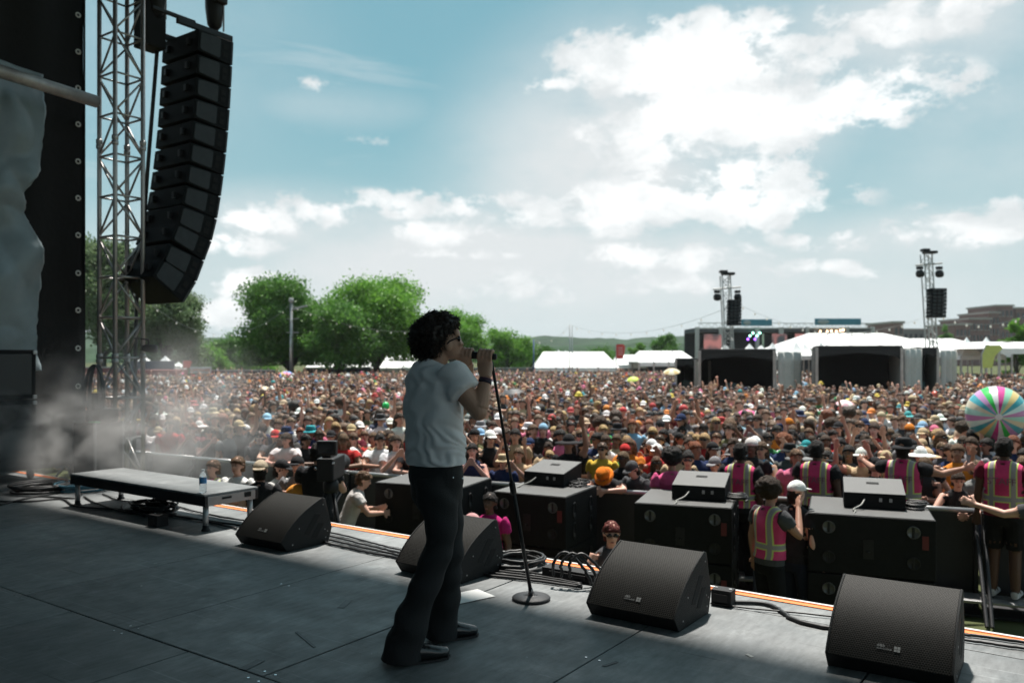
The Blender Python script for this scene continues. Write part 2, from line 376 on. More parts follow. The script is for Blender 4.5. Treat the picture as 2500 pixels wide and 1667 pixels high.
# stage roof and an added wall upstage (outside the frame: they shade the deck)
roof_m = mat('roof_skin', (.03, .03, .032), .8, .1)
mb = MB(); mb.box((-3, -.07, 9.15), (24, 15.98, .3)); mb.box((-3, 7.72, 9.5), (24, .3, 1.0)); tag(mb.build('stage_roof', roof_m), kind='structure')
drape_m = mat('black_drape', (.012, .012, .013), .85, .3, 2, .4, 14)

mb = MB(); mb.box((-3, -4.6, 1.8), (22, .1, 6.4)); tag(mb.build('added_shade_wall', drape_m), kind='structure')  # unseen wall, added to darken the near deck and the singer's back
def wavy_sheet(fn, nu, nv, th=.01):
    # a cloth with thickness: fn(u,v) -> point
    a = [[Vector(fn(i / nu, j / nv)) for i in range(nu + 1)] for j in range(nv + 1)]
    vs = []; fs = []
    for s in (0, 1):
        for j in range(nv + 1):
            for i in range(nu + 1):
                du = a[j][min(i + 1, nu)] - a[j][max(i - 1, 0)]; dv = a[min(j + 1, nv)][i] - a[max(j - 1, 0)][i]
                vs.append(a[j][i] + du.cross(dv).normalized() * (th * s))
    k = (nu + 1) * (nv + 1)
    for j in range(nv):
        for i in range(nu):
            q = (j * (nu + 1) + i, j * (nu + 1) + i + 1, (j + 1) * (nu + 1) + i + 1, (j + 1) * (nu + 1) + i)
            fs += [q, tuple(x + k for x in q[::-1])]
    bd = [i for i in range(nu + 1)] + [j * (nu + 1) + nu for j in range(1, nv + 1)] + [nv * (nu + 1) + i for i in range(nu - 1, -1, -1)] + [j * (nu + 1) for j in range(nv - 1, 0, -1)]
    for q in range(len(bd)): fs.append((bd[q], bd[(q + 1) % len(bd)], bd[(q + 1) % len(bd)] + k, bd[q] + k))
    return MB().add(vs, fs)
# black masking drape at the wing, laced with pale grommets down its edge
XD = -12.6
e0 = onx(204, 870, XD).y
dr = thing('masking_drape', 'tall black masking drape with pale grommets down its edge, beside the truss tower', 'drape', (XD, e0, 0))
def dfn(u, v):
    y = -9.5 * u; return (.06 * math.sin(y * 7 + .4 * math.sin(v * 5)) * min(1, u * 9) + .03 * mnoise.noise(Vector((y * 1.3, v * 6, 0))), y, -.05 + 8.4 * v)
wavy_sheet(dfn, 110, 14, .012).build('cloth', drape_m, dr, smooth=True)
mb = MB(); mb.loft([(0, .012, -.05), (0, .012, 8.3)], [.016, .016], 8); mb.build('hem', drape_m, dr)
grom = MB(); grom.torus((0, 0, 0), .032, .012, 14, 6, frame3((0, 1, 0), (0, 0, 1), (1, 0, 0))); gm = grom.mesh('grommet', mat('pale_grommet', (.75, .75, .72), .4, .05), True)
for py in (42, 131, 219, 307, 397, 486, 576, 668, 758, 850, 942):
    z = onx(198, py, XD).z; link('grommet', gm, dr, (.035, -.10, z))
# torn translucent tarp hanging in front of the drape
tarp_m = mat('blue_grey_tarp', (.22, .27, .29), .38, .22, 1.2, .5, 4)
XT = -12.3
tarp = thing('torn_tarp', 'crumpled blue-grey plastic tarp with a ragged edge hanging under the horizontal pipe', 'tarp', (XT, 0, 0))
prof = [(180, 112), (260, 108), (340, 96), (420, 84), (470, 52), (520, 66), (580, 88), (640, 104), (700, 100), (790, 88), (860, 86), (905, 88)]
def tfn(u, v):
    k = v * (len(prof) - 1); i = min(int(k), len(prof) - 2); t = k - i
    py = prof[i][0] * (1 - t) + prof[i + 1][0] * t; px = prof[i][1] * (1 - t) + prof[i + 1][1] * t
    px += 5 * mnoise.noise(Vector((v * 23, 0, 7))) + 3 * mnoise.noise(Vector((v * 61, 0, 3))); a = onx(px, py, XT); y = a.y - 2.6 * u
    f = mnoise.noise(Vector((y * 1.1 + v * 2, v * 5, 2))) * .20 + abs(mnoise.noise(Vector((y * 2.2 - v * 3, v * 6, 5)))) * .14 + abs(mnoise.noise(Vector((y * 4 + v * 9, v * 9, 8)))) * .025
    return (f, y, a.z)
wavy_sheet(tfn, 70, 120, .006).build('sheet', tarp_m, tarp, smooth=True)

# ------------------------------------------------------------------ truss tower and PA
def truss(root, z0, z1, s, step, r, br, m, origin=(0, 0)):
    # four chords, lacing bars as separate parts; local axes, square plan with corner at origin
    ox, oy = origin
    C = [(ox, oy), (ox - s, oy), (ox - s, oy + s), (ox, oy + s)]
    ch = MB(); ch.tube([(0, 0, 0), (0, 0, z1 - z0)], r, 10); cm = ch.mesh('chord', m, True)
    for c in C: link('chord', cm, root, (c[0], c[1], z0))
    n = int((z1 - z0) / step); cache = {}
    for k in range(4):
        a, b = C[k], C[(k + 1) % 4]
        for i in range(n + 1):
            z = z0 + i * step
            if (k, 'h') not in cache:
                q = MB(); q.tube([(a[0], a[1], 0), (b[0], b[1], 0)], br, 6); cache[k, 'h'] = q.mesh('brace', m, True)
            link('brace', cache[k, 'h'], root, (0, 0, z))
            if i < n:
                w = (i + k) % 2
                if (k, w) not in cache:
                    q = MB(); p0, p1 = (a, b) if w else (b, a); q.tube([(p0[0], p0[1], .03), (p1[0], p1[1], step - .03)], br, 6); cache[k, w] = q.mesh('brace', m, True)
                link('brace', cache[k, w], root, (0, 0, z))
NT = onx(281, 870, -11.4)
tower = thing('truss_tower', 'square aluminium truss tower standing beside the hanging loudspeaker column', 'truss', (NT.x, NT.y, GZ))
truss(tower, .06, 11.0, .42, .58, .032, .016, alu)
mb = MB(); mb.box((-.21, .21, .03), (.9, .9, .06), .01); mb.build('base_plate', steel, tower)
for zz in (2.95, 6.05):
    for c in ((0, 0), (-.42, 0), (-.42, .42), (0, .42)):
        mb = MB(); mb.lathe([(.04, -.07), (.046, -.06), (.046, -.01), (.034, 0), (.046, .01), (.046, .06), (.04, .07)], (c[0], c[1], zz), 10); mb.build('coupler', alu, tower, True)
pa = P(236, 249, 11.75); pz = pa.z; p0 = P(-120, 140, 1.0); rr = (-120 - 1250) / FPX
pb = None
dpt = 9.95; pb = RIGHT * (rr * dpt) + FWD * dpt + UP * pz
mb = MB(); mb.tube([Vector(pa) - Vector(pa), Vector(pb) - Vector(pa)], .085, 14)
pipe = mb.build('rigging_pipe', mat('worn_pipe', (.36, .34, .33), .5, .35, 5, .2, 40, metal=.5), None, True, pa); tag(pipe, 'thick grey rigging pipe running from the drape to the truss tower', 'pipe')

# line array
FX = -11.06
fr = [(568, 102), (565, 161), (562, 215), (559, 267), (555, 321), (550, 375), (544, 428), (537, 480), (528, 534), (515, 588), (497, 636), (478, 687), (446, 739)]
F = [onx(px, py, FX) for px, py in fr]
arr = thing('line_array', 'curved black column of twelve line-array loudspeakers hanging beside the truss tower', 'loudspeaker', (FX, F[0].y, F[-1].z))
cab_m = mat('speaker_cabinet', (.010, .011, .012), .7, .2, 12, .3, 160, spec=.12)
plate_m = mat('speaker_side_plate', (.045, .050, .054), .65, .18, 8, .2, 120, spec=.15)
for i in range(12):
    a, b = F[i], F[i + 1]; a2 = Vector((a.y, a.z)); b2 = Vector((b.y, b.z)); t = (b2 - a2); h = t.length - .012; t.normalize(); nb = Vector((t.y, -t.x))
    if nb.x > 0: nb = -nb
    if nb.x < -1 or True:
        pass
    o2 = a2 - Vector((arr.location.y, arr.location.z)); dep = .60; tp = .025
    up = -t
    c0 = o2 + t * .006; c1 = o2 + t * (h + .006)
    q = [c0, c1, c1 + nb * dep + up * tp, c0 + nb * dep - up * tp]
    mbx = MB(); mbx.prism([(p.x, p.y) for p in q], -.94, 0, 0, .012); cb = mbx.build('cabinet', cab_m, arr)
    def loc(u, v): return c0 + t * (h * v) + nb * (dep * u)
    pm = MB(); rr4 = [(.36, .14), (.40, .09), (.90, .16), (.94, .22), (.94, .80), (.90, .86), (.40, .90), (.36, .86)]
    pm.prism([tuple(loc(u, v)) for u, v in rr4], .0, .014, 0); pm.build('side_plate', plate_m, cb)
    hm = MB()
    for v0, v1 in ((.22, .46), (.56, .80)):
        hm.prism([tuple(loc(u, v)) for u, v in ((.12, v0), (.27, v0 + .02), (.27, v1), (.12, v1))], .0, .006, 0)
    hm.build('handle_recess', mat('recess_black', (.004, .004, .004), .9, .1), cb)
    fm = MB(); fm.prism([tuple(loc(u, v)) for u, v in ((-.02, .02), (.03, .02), (.03, .98), (-.02, .98))], -.93, .008, 0); fm.build('front_grille', mat('grille_black', (.02, .02, .021), .5, .2, 30), cb)
    pbk = loc(1.03, .5)
    for bx_ in ((-.2, pbk.x, pbk.y), (-.75, pbk.x, pbk.y)): lk = MB(); lk.box(bx_, (.06, .07, .10), .008); lk.build('rigging_link', black_metal, cb)
ft = F[0] - arr.location
mb = MB(); [mb.box((x, ft.y - .42, ft.z + .07), (.07, .95, .09), .01) for x in (-.86, -.1)]; mb.box((-.48, ft.y - .42, ft.z + .07), (.69, .07, .07), .008); mb.box((-.1, ft.y - .95, ft.z + .12), (.06, .7, .05), .008); mb.build('flying_frame', black_metal, arr)
for k, (dy, dx) in enumerate(((-.15, -.25), (-.95, -.55))):
    mo = thing('chain_hoist', ('black chain hoist above the front of the loudspeaker column', 'black chain hoist above the rear of the loudspeaker column')[k], 'hoist', arr.location + Vector((dx, ft.y + dy, ft.z + .16)))
    mb = MB(); mb.loft([(0, 0, .02), (0, 0, .1), (0, 0, .35), (0, 0, .75), (0, 0, 1.0)], [.05, .11, .14, .15, .11], 12); mb.box((.1, 0, .55), (.22, .2, .3), .03); mb.build('motor', black_metal, mo, True)
    mb = MB(); mb.tube([(.12, .08, 0), (.12, .08, 2.4)], .014, 6); mb.tube([(-.03, -.03, .9), (-.03, -.03, 2.4)], .012, 6); mb.build('chain', steel, mo)
bx = P(366, 60, 12.6)
cbx = thing('chain_bag', 'black box hanging high between the truss tower and the loudspeaker column', 'box', bx)
mb = MB(); mb.box((0, 0, .25), (.34, .34, 1.25), .03); mb.build('bag', mat('black_canvas', (.008, .008, .009), .9, .2), cbx)
mb = MB(); mb.tube([(0, 0, .85), (0, 0, 2.4)], .02, 6); mb.build('sling', black_metal, cbx)
pts = [P(384, 118, 12.7), P(376, 220, 12.7), P(368, 320, 12.65), P(360, 420, 12.6), P(350, 560, 12.75), P(340, 640, 12.9), P(333, 760, 13.0), P(330, 900, 13.0), P(328, 1060, 13.0), P(326, 1180, 13.0)]
o = MB().tube([p - pts[0] for p in crom(pts, 4)], .03, 8).build('cable_loom', rubber, None, True, pts[0]); tag(o, 'thick black cable loom dropping behind the truss tower', 'cable')
# small gear clamped to the tower
sp = P(345, 850, 11.75)
mc = thing('spotlight', 'small dark cylindrical spotlight clamped to the truss tower below the loudspeaker column', 'spotlight', sp)
mb = MB(); mb.T = frame3(RIGHT, UP, -FWD).to_4x4(); mb.loft([(.02, 0, 0), (.06, 0, 0), (.2, -.01, 0), (.22, -.01, 0)], [.04, .055, .06, .05], 12, (0, 1, 0)); mb.build('housing', black_metal, mc, True)
mb = MB(); mb.T = frame3(RIGHT, UP, -FWD).to_4x4(); mb.tube([(.1, 0, 0), (.1, .12, 0), (-.05, .14, 0), (-.1, .14, 0)], .012, 6); mb.build('yoke', black_metal, mc)
def hank(px, py, dep, w, h, n, nm, label, seed):
    r = random.Random(seed); c = P(px, py, dep); mb = MB()
    for k in range(n):
        a = w * r.uniform(.7, 1.1); b = h * r.uniform(.8, 1.1); ph = r.uniform(0, .1)
        pts = [RIGHT * (a * math.cos(t) + r.uniform(-.01, .01)) + UP * (b * math.sin(t) - b) + FWD * (-.05 - .02 * k) for t in np.linspace(math.pi / 2, 2.5 * math.pi, 22)]
        mb.tube(pts, .012, 6)
    o = mb.build(nm, rubber, None, True, c); return tag(o, label, 'cable')
hank(242, 890, 11.6, .12, .42, 6, 'cable_hank', 'black cable hank looped over a brace of the truss tower', 3)
# flight case with a light on a stand at the foot of the tower
fc = G(250, 1165, 0); fcp = Vector((-11.25, 5.05, 0))
fc = thing('dimmer_rack', 'black equipment case standing in the smoke at the foot of the truss tower', 'case', P(240, 1160, 10.9) * 1 + Vector((0, 0, -P(240, 1160, 10.9).z)), R_(8))
mb = MB(); mb.box((0, 0, .36), (.44, .42, .72), .02); mb.build('case', black_paint, fc)
mb = MB()
for a in (-.21, .21):
    for b in (-.2, .2): mb.box((a, b, .36), (.03, .03, .74), .004)
mb.build('edging', steel, fc)
mb = MB(); mb.box((.05, .02, .81), (.30, .28, .16), .03); mb.tube([(-.02, 0, .8), (-.02, 0, 1.1)], .07, 10); mb.build('lamp_head', black_metal, fc)
mb = MB(); mb.box((.12, -.14, .735), (.12, .08, .025)); mb.build('green_tape', mat('green_tape', (.02, .45, .15), .5), fc)

# ------------------------------------------------------------------ side-fill stack at the wing
tolex = mat('tolex_black', (.012, .012, .013), .75, .25, 10, .4, 200, spec=.2)
sfx, sfy = -11.75, 4.75
def sidecab(z, h, lab):
    t = thing('side_fill_speaker', lab, 'loudspeaker', (sfx, sfy, z))
    mb = MB(); mb.box((0, 0, h / 2), (1.05, 1.0, h - .01), .02); mb.build('cabinet', tolex, t)
    mb = MB(); mb.box((.527, 0, h / 2), (.02, .88, h - .12), .008); mb.build('grille', mat('grille_black', (.02, .02, .021)), t)
    for s in (-1, 1):
        for q in (.03, h - .04):
            mb = MB(); mb.box((.52, s * .48, q), (.05, .05, .05), .012); mb.build('corner_cap', steel, t)
    return t
dolly = thing('wheeled_dolly', 'low black wheeled dolly under the side loudspeakers', 'dolly', (sfx + .02, sfy, 0))
mb = MB(); mb.box((0, 0, .22), (1.14, 1.1, .16), .015); mb.build('platform', tolex, dolly)
for a in (-.45, .45):
    for b in (-.45, .45):
        mb = MB(); mb.T = Matrix.Translation((a, b, .065)) @ Matrix.Rotation(R_(90), 4, 'X'); mb.lathe([(.02, -.025), (.055, -.025), (.062, -.015), (.062, .015), (.055, .025), (.02, .025)], (0, 0, 0), 14); w = mb.build('wheel', rubber, dolly, True)
        mb = MB(); mb.box((a, b, .105), (.06, .07, .07), .006); mb.build('fork', steel, dolly)
sidecab(.305, .72, 'lower black side loudspeaker cabinet on the wheeled dolly')
sidecab(1.03, .64, 'upper black side loudspeaker cabinet below the torn tarp')

# ------------------------------------------------------------------ riser platform
RX0, RX1, RY0, RY1, RZ = -8.93, -6.56, 4.52, 5.10, .337
ri = thing('riser_platform', 'low black-topped stage riser on metal legs with a water bottle on it', 'platform', ((RX0 + RX1) / 2, (RY0 + RY1) / 2, 0))
hx, hy = (RX1 - RX0) / 2, (RY1 - RY0) / 2
mb = MB(); mb.box((0, 0, RZ - .009), (2 * hx, 2 * hy, .018), .003); mb.build('top', DECK, ri)
rs = mat('riser_rail', (.27, .26, .26), .45, .2, 4, metal=.6)
for c, d in (((0, -hy + .015, RZ - .065), (2 * hx, .03, .09)), ((0, hy - .015, RZ - .065), (2 * hx, .03, .09)), ((hx - .015, 0, RZ - .066), (.03, 2 * hy - .062, .088)), ((-hx + .015, 0, RZ - .066), (.03, 2 * hy - .062, .088))):
    mb = MB(); mb.box(c, d, .004); mb.build('rail', black_metal if d[0] > 1 else rs, ri)
mb = MB()
for yy, w in ((-.06, .10), (.17, .07)): mb.box((hx + .002, yy, RZ - .055), (.008, w, .018 if w > .08 else .045))
mb.build('latch', mat('recess_black', (.004, .004, .004)), ri)
for a in (-1, 1):
    for b in (-1, 1):
        mb = MB(); mb.tube([(a * (hx - .06), b * (hy - .05), .012), (a * (hx - .06), b * (hy - .05), RZ - .11)], .026, 12); lg = mb.build('leg', steel, ri, True)
        mb = MB(); mb.lathe([(.04, 0), (.04, .008), (.028, .022), (.028, .05)], (a * (hx - .06), b * (hy - .05), 0), 14); mb.build('foot', black_metal, lg, True)
# water bottle
bt = thing('water_bottle', 'clear plastic water bottle with a blue label standing on the riser', 'bottle', (G(494, 1203, RZ).x - .02, RY0 + .07, RZ))
clear = bpy.data.materials.new('clear_plastic'); clear.use_nodes = True
_b = clear.node_tree.nodes['Principled BSDF']; _b.inputs['Base Color'].default_value = (.85, .92, .95, 1); _b.inputs['Roughness'].default_value = .12; _b.inputs['Transmission Weight'].default_value = .85; _b.inputs['IOR'].default_value = 1.18
mb = MB(); mb.lathe([(.026, 0), (.032, .006), (.031, .03), (.033, .045), (.031, .06), (.033, .075), (.033, .11), (.033, .14), (.028, .165), (.014, .187), (.013, .198)], n=18); mb.build('shell', clear, bt, True)
mb = MB(); mb.lathe([(.0336, .085), (.0336, .135)], n=18, cap=False); mb.build('paper_label', mat('bottle_label', (.06, .22, .45), .5, .4, 30), bt, True)
mb = MB(); mb.lathe([(.015, .196), (.015, .21), (.012, .212)], n=14); mb.build('cap', mat('white_cap', (.75, .78, .8), .4), bt, True)

# ------------------------------------------------------------------ cables and boxes on the deck
def cable(pts, r, label, m=rubber, name='cable', k=7, wig=.02, seed=0):
    rr = random.Random(seed + int(pts[0][0] * 100)); q = crom(pts, k); o = q[0].copy(); o.z = 0
    q = [p + Vector((rr.uniform(-wig, wig) * .3, rr.uniform(-wig, wig) * .3, 0)) for p in q]
    return tag(MB().tube([p - o for p in q], r, 6).build(name, m, None, True, o), label, 'cable')
def gline(pxs, z=.012): return [G(a, b, z) for a, b in pxs]
def coil(px, py, R, r, n, m, label, seed, squash=1.0):
    c = G(px, py, 0); rr = random.Random(seed); mb = MB()
    for k in range(n):
        Rk = R * rr.uniform(.72, 1.06); dx, dy = rr.uniform(-.04, .04), rr.uniform(-.04, .04); lz = r + r * 1.7 * (k * .55)
        mb.tube([(dx + Rk * math.cos(t), dy + squash * Rk * math.sin(t), lz + rr.uniform(0, .5 * r)) for t in np.linspace(0, 2 * math.pi * 1.02, 30)], r, 6)
    return tag(mb.build('cable_coil', m, None, True, c), label, 'cable')
coil(103, 1200, .30, .012, 8, rubber, 'coil of black cable on the deck beside the wheeled dolly', 4)
coil(205, 1195, .30, .011, 8, mat('blue_cable', (.03, .12, .17), .5), 'coil of dark blue cable lying behind the riser leg', 5)
coil(1262, 1381, .20, .012, 6, rubber, 'coil of black cable on the stage edge behind the microphone stand', 6)
cable(gline([(-40, 1222), (60, 1224), (150, 1218), (190, 1236), (320, 1245), (420, 1258), (560, 1278), (600, 1283)]), .011, 'black cable running along the deck from the wing under the riser', seed=1)
cable(gline([(205, 1212), (240, 1230), (300, 1248), (380, 1258), (460, 1262), (580, 1290)]), .010, 'black cable snaking under the middle of the riser', seed=2)
cable(gline([(250, 1205), (300, 1222), (400, 1228), (470, 1246), (540, 1262), (600, 1270)]), .009, 'thin black cable nearest the stage edge under the riser', seed=3)
cable(gline([(0, 1232), (90, 1212), (180, 1216), (200, 1204)]), .010, 'dark cable looping between the coils near the dolly', seed=4)
for k, (a, lab) in enumerate(((0, 'uppermost'), (9, 'second'), (17, 'third'), (26, 'lowest'))):
    cable(gline([(770, 1292 + a), (830, 1304 + a * 1.1), (900, 1322 + a), (960, 1338 + a * .8), (1000, 1346 + a * .9), (1100, 1364 + a), (1200, 1384 + a * .8), (1320, 1400 + a * .7), (1420, 1420 + a * .5)]), .008 + .001 * k, f'{lab} of the four black cables along the stage edge behind the singer', seed=5 + k)
cable(gline([(1738, 1455), (1770, 1468), (1860, 1472), (1900, 1486), (1940, 1512), (2010, 1530), (2060, 1533)]), .013, 'thick black cable curving between the two near floor monitors', seed=11)
cable(gline([(1735, 1472), (1830, 1484), (1940, 1494), (2050, 1506)]), .006, 'thin black cable lying straight between the two near floor monitors', seed=12, wig=.005)
cable(gline([(2350, 1548), (2420, 1555), (2520, 1570)]), .010, 'upper black cable beside the rightmost floor monitor', seed=13)
cable(gline([(2350, 1560), (2420, 1570), (2520, 1584)]), .009, 'lower black cable beside the rightmost floor monitor', seed=14)
# heap of cable and a small junction box under the riser
hc = G(375, 1250, 0); rr = random.Random(9); mb = MB()
for k in range(16):
    a = rr.uniform(0, 6.28); R0 = rr.uniform(.12, .26); cx, cy = rr.uniform(-.18, .18), rr.uniform(-.08, .08)
    mb.tube([(cx + 1.5 * R0 * math.cos(t + a), cy + .7 * R0 * math.sin(t + a), .012 + .006 * k + .01 * math.sin(3 * t + k)) for t in np.linspace(0, 5.6, 20)], .010, 6)
tag(mb.build('cable_heap', rubber, None, True, hc), 'tangled heap of black cable under the riser', 'cable')
def smallbox(px, py, d, rz, label, name='junction_box', cat='box', z=0):
    c = G(px, py, 0); t = thing(name, label, cat, c, rz); mb = MB(); mb.box((0, 0, d[2] / 2), d, .006); mb.build('housing', black_paint, t)
    mb = MB(); mb.box((0, -d[1] / 2 - .004, d[2] * .5), (d[0] * .7, .01, d[2] * .5), .002); mb.build('socket_panel', black_metal, t)
    mb = MB(); [mb.lathe([(.01, 0), (.01, .004)], (d[0] * k, 0, d[2]), 10) for k in (-.35, .35)]; mb.build('fixing', steel, t); return t
smallbox(386, 1283, (.15, .12, .11), 0, 'small black junction box on the deck under the riser')
smallbox(1766, 1474, (.13, .10, .10), R_(3), 'small black junction box on the stage edge between the two near floor monitors')
smallbox(1395, 1412, (.42, .12, .07), R_(2), 'long black stage box full of plugs at the edge behind the microphone stand', 'stage_box')
for k, (a, b) in enumerate(((1352, 1405), (1372, 1408), (1392, 1409))):
    c = G(a, b, .07); cable([c, c + Vector((0, 0, .10)), c + Vector((.06, .05, .16)), c + Vector((.16, .10, .08)), c + Vector((.22, .14, -.05))], .011, ('plug lead rising from the end of the stage box', 'plug lead arching from the middle of the stage box', 'plug lead arching from the stage box nearest the wedge')[k], name='plug_lead', seed=k)
pp = MB(); pp.T = Matrix.Rotation(R_(-18), 4, 'Z'); q = [(-.105, -.145), (.105, -.145), (.105, .145), (-.105, .145)]; pp.prism(q, 0, .0012, 2)
o = pp.build('set_list', mat('white_paper', (.75, .75, .74), .7, .04), None, False, G(1143, 1456, 0) + Vector((0, 0, .003))); tag(o, 'white sheet of paper lying on the deck behind the singer\'s leg', 'paper')

# gaffer-tape marks and scraps left on the deck
gaff = mat('gaffer_tape', (.05, .052, .055), .5, .3, 12); gaffl = mat('worn_white_tape', (.38, .38, .36), .6, .3, 20)
for px, py, w, l, rz, m_, lab in ((842, 1474, .045, .16, .5, gaff, 'dark tape mark on the deck left of the singer\'s boots'), (615, 1622, .05, .14, .2, gaff, 'dark tape mark on the deck at the bottom of the picture'), (345, 1430, .012, .03, .9, gaffl, 'tiny pale tape scrap on the deck nearest the riser'), (380, 1375, .012, .035, .2, gaffl, 'tiny pale tape scrap on the deck below the riser leg'), (1830, 1600, .02, .05, 1.0, gaffl, 'small pale tape scrap in front of the nearest floor monitor'), (1490, 1620, .02, .10, -.3, gaff, 'dark tape mark below the third floor monitor'), (745, 1560, .015, .30, 1.2, gaff, 'long thin dark tape strip on the deck left of the singer')):
    q = MB(); q.box((0, 0, .0008), (w, l, .0012)); o = q.build('tape_mark', m_, None, False, G(px, py, 0) + Vector((0, 0, .001))); o.rotation_euler = (0, 0, rz); tag(o, lab, 'tape')

# ------------------------------------------------------------------ floor monitors
def grille_mat():
    m = bpy.data.materials.new('perforated_grille'); m.use_nodes = True; nt = m.node_tree; N = nt.nodes; L = nt.links; b = N['Principled BSDF']
    tc = N.new('ShaderNodeTexCoord'); sp = N.new('ShaderNodeSeparateXYZ'); L.new(tc.outputs['UV'], sp.inputs[0])
    def m_(op, a, b_=None):
        n = N.new('ShaderNodeMath'); n.operation = op
        for i, v in enumerate((a, b_)):
            if v is None: continue
            if isinstance(v, (int, float)): n.inputs[i].default_value = v
            else: L.new(v, n.inputs[i])
        return n.outputs[0]
    P_ = .0125
    def dots(ox, oy):
        x = m_('SUBTRACT', m_('FRACT', m_('ADD', m_('DIVIDE', sp.outputs[0], P_), ox)), .5); y = m_('MULTIPLY', m_('SUBTRACT', m_('FRACT', m_('ADD', m_('DIVIDE', sp.outputs[1], P_ * 1.732), oy)), .5), 1.732)
        return m_('SQRT', m_('ADD', m_('MULTIPLY', x, x), m_('MULTIPLY', y, y)))
    d = m_('MINIMUM', dots(0, 0), dots(.5, .5)); mr = N.new('ShaderNodeMapRange'); L.new(d, mr.inputs[0]); mr.inputs[1].default_value = .30; mr.inputs[2].default_value = .42
    mx = N.new('ShaderNodeMix'); mx.data_type = 'RGBA'; L.new(mr.outputs[0], mx.inputs[0]); mx.inputs[6].default_value = (.004, .004, .004, 1); mx.inputs[7].default_value = (.034, .032, .028, 1)
    L.new(mx.outputs[2], b.inputs['Base Color']); b.inputs['Roughness'].default_value = .6; b.inputs['Specular IOR Level'].default_value = .15
    bp = N.new('ShaderNodeBump'); bp.inputs['Strength'].default_value = .6; bp.inputs['Distance'].default_value = .003; L.new(mr.outputs[0], bp.inputs['Height']); L.new(bp.outputs[0], b.inputs['Normal'])
    return m
GRILLE = grille_mat()
wedge_shell = mat('wedge_textured_black', (.013, .013, .013), .6, .3, 9, .5, 260, spec=.28)
logo_m = mat('logo_grey', (.35, .35, .34), .5, .05)
def front_curve(n=14):
    a, b = Vector((-.06, .083)), Vector((.38, .385)); out = []
    nrm = Vector((-(b - a).y, (b - a).x)).normalized()
    for i in range(n + 1):
        t = i / n; out.append(a + (b - a) * t + nrm * (.042 * math.sin(math.pi * t ** .9)))
    return out
def make_wedge():
    W = .29; fc = front_curve()
    t = thing('floor_monitor', '', 'loudspeaker', (0, 0, 0))
    prof = [(0, .004)] + [tuple(p) for p in fc] + [(.40, .375), (.475, .125), (.435, .004)]
    mb = MB(); mb.prism(prof, -W + .012, W - .012, 0); body = mb.build('cabinet', wedge_shell, t, 'auto')
    for s in (-1, 1):                                 # thicker moulded end cheeks, proud of the grille
        mb = MB(); pr2 = [(-.004, 0)] + [tuple(p + Vector((-.008, .006))) for p in fc] + [(.406, .382), (.483, .125), (.441, 0)]
        mb.prism(pr2, s * (W - .012), s * W, 0, .006); ck = mb.build('end_cheek', wedge_shell, t, 'auto')
        for u0, v0, u1, v1 in ((.19, .10, .33, .27), (.27, .06, .37, .19)):   # two slanted ports
            d = Vector((u1 - u0, v1 - v0)).normalized(); nn = Vector((-d.y, d.x)) * .026
            a, b = Vector((u0, v0)), Vector((u1, v1)); pm = MB(); pm.prism([tuple(a - nn + d * .025), tuple(b - nn), tuple(b + nn - d * .03), tuple(a + nn)], s * (W - .02), s * (W + .0015), 0); pm.build('port', mat('recess_black', (.004, .004, .004)), ck)
        sc = MB()
        for u, v in ((.05, .05), (.41, .05), (.12, .17), (.38, .33), (.40, .12), (.43, .10)): sc.box((s * (W + .001), u, v), (.003, .009, .009), .001)
        sc.build('screw_heads', steel, ck)
    # grille sheet with UVs in metres
    gm = bpy.data.meshes.new('grille'); vs = []; fs = []; uv = []; s_ = 0; ln = [0]
    for i in range(1, len(fc)): s_ += (fc[i] - fc[i - 1]).length; ln.append(s_)
    g2 = [p + Vector((-.003, .0025)) for p in fc]
    for p in g2: vs += [(-W + .013, p.x, p.y), (W - .013, p.x, p.y)]
    for i in range(len(g2) - 1): fs.append((2 * i, 2 * i + 1, 2 * i + 3, 2 * i + 2))
    gm.from_pydata(vs, [], fs); ul = gm.uv_layers.new(name='UVMap')
    for l in gm.loops: ul.data[l.index].uv = (vs[l.vertex_index][0] + .4, ln[l.vertex_index // 2])
    gm.materials.append(GRILLE); gm.polygons.foreach_set('use_smooth', [True] * len(fs)); g = link('grille', gm, t)
    # maker's mark low on the grille
    p = fc[2]; tg = (fc[3] - fc[1]).normalized(); nr = Vector((-tg.y, tg.x)); M = frame3(Vector((1, 0, 0)), Vector((0, tg.x, tg.y)), Vector((0, nr.x, nr.y)))
    for txt, sz, dx, dv in (('d&b', .022, -.036, .008), ('audiotechnik', .0135, -.020, -.007)):
        me = text_mesh(txt, sz, .0006); me.materials.append(logo_m); o = link('lettering', me, g); o.matrix_local = Matrix.Translation(Vector((dx, p.x, p.y)) + Vector((0, tg.x, tg.y)) * dv + Vector((0, nr.x, nr.y)) * .008) @ M.to_4x4()
    mb = MB()
    for a in (-1, 1):
        for b in (-1, 1): mb.box((.038 + a * .0075, b * .0075, .008), (.0125, .0125, .0015))
    o = mb.build('emblem', logo_m, g); o.matrix_local = Matrix.Translation(Vector((0, p.x, p.y))) @ M.to_4x4()
    return t
w0 = make_wedge()
wl = ['black floor monitor next to the riser, farthest along the stage edge', 'black floor monitor half hidden behind the singer\'s legs', 'black floor monitor between the microphone stand and the nearest monitor', 'nearest black floor monitor, in front of the subwoofers by the beach ball']
for i, (x, y, rz) in enumerate(((-5.635, 4.44, R_(1)), (-3.90, 4.53, R_(-1)), (-2.25, 4.45, 0), (-.84, 4.42, R_(2)))):
    o = w0 if i == 0 else copy_tree(w0); o.location = (x, y, 0); o.rotation_euler = (0, 0, rz); tag(o, wl[i], 'loudspeaker', 'floor monitors along the stage edge')
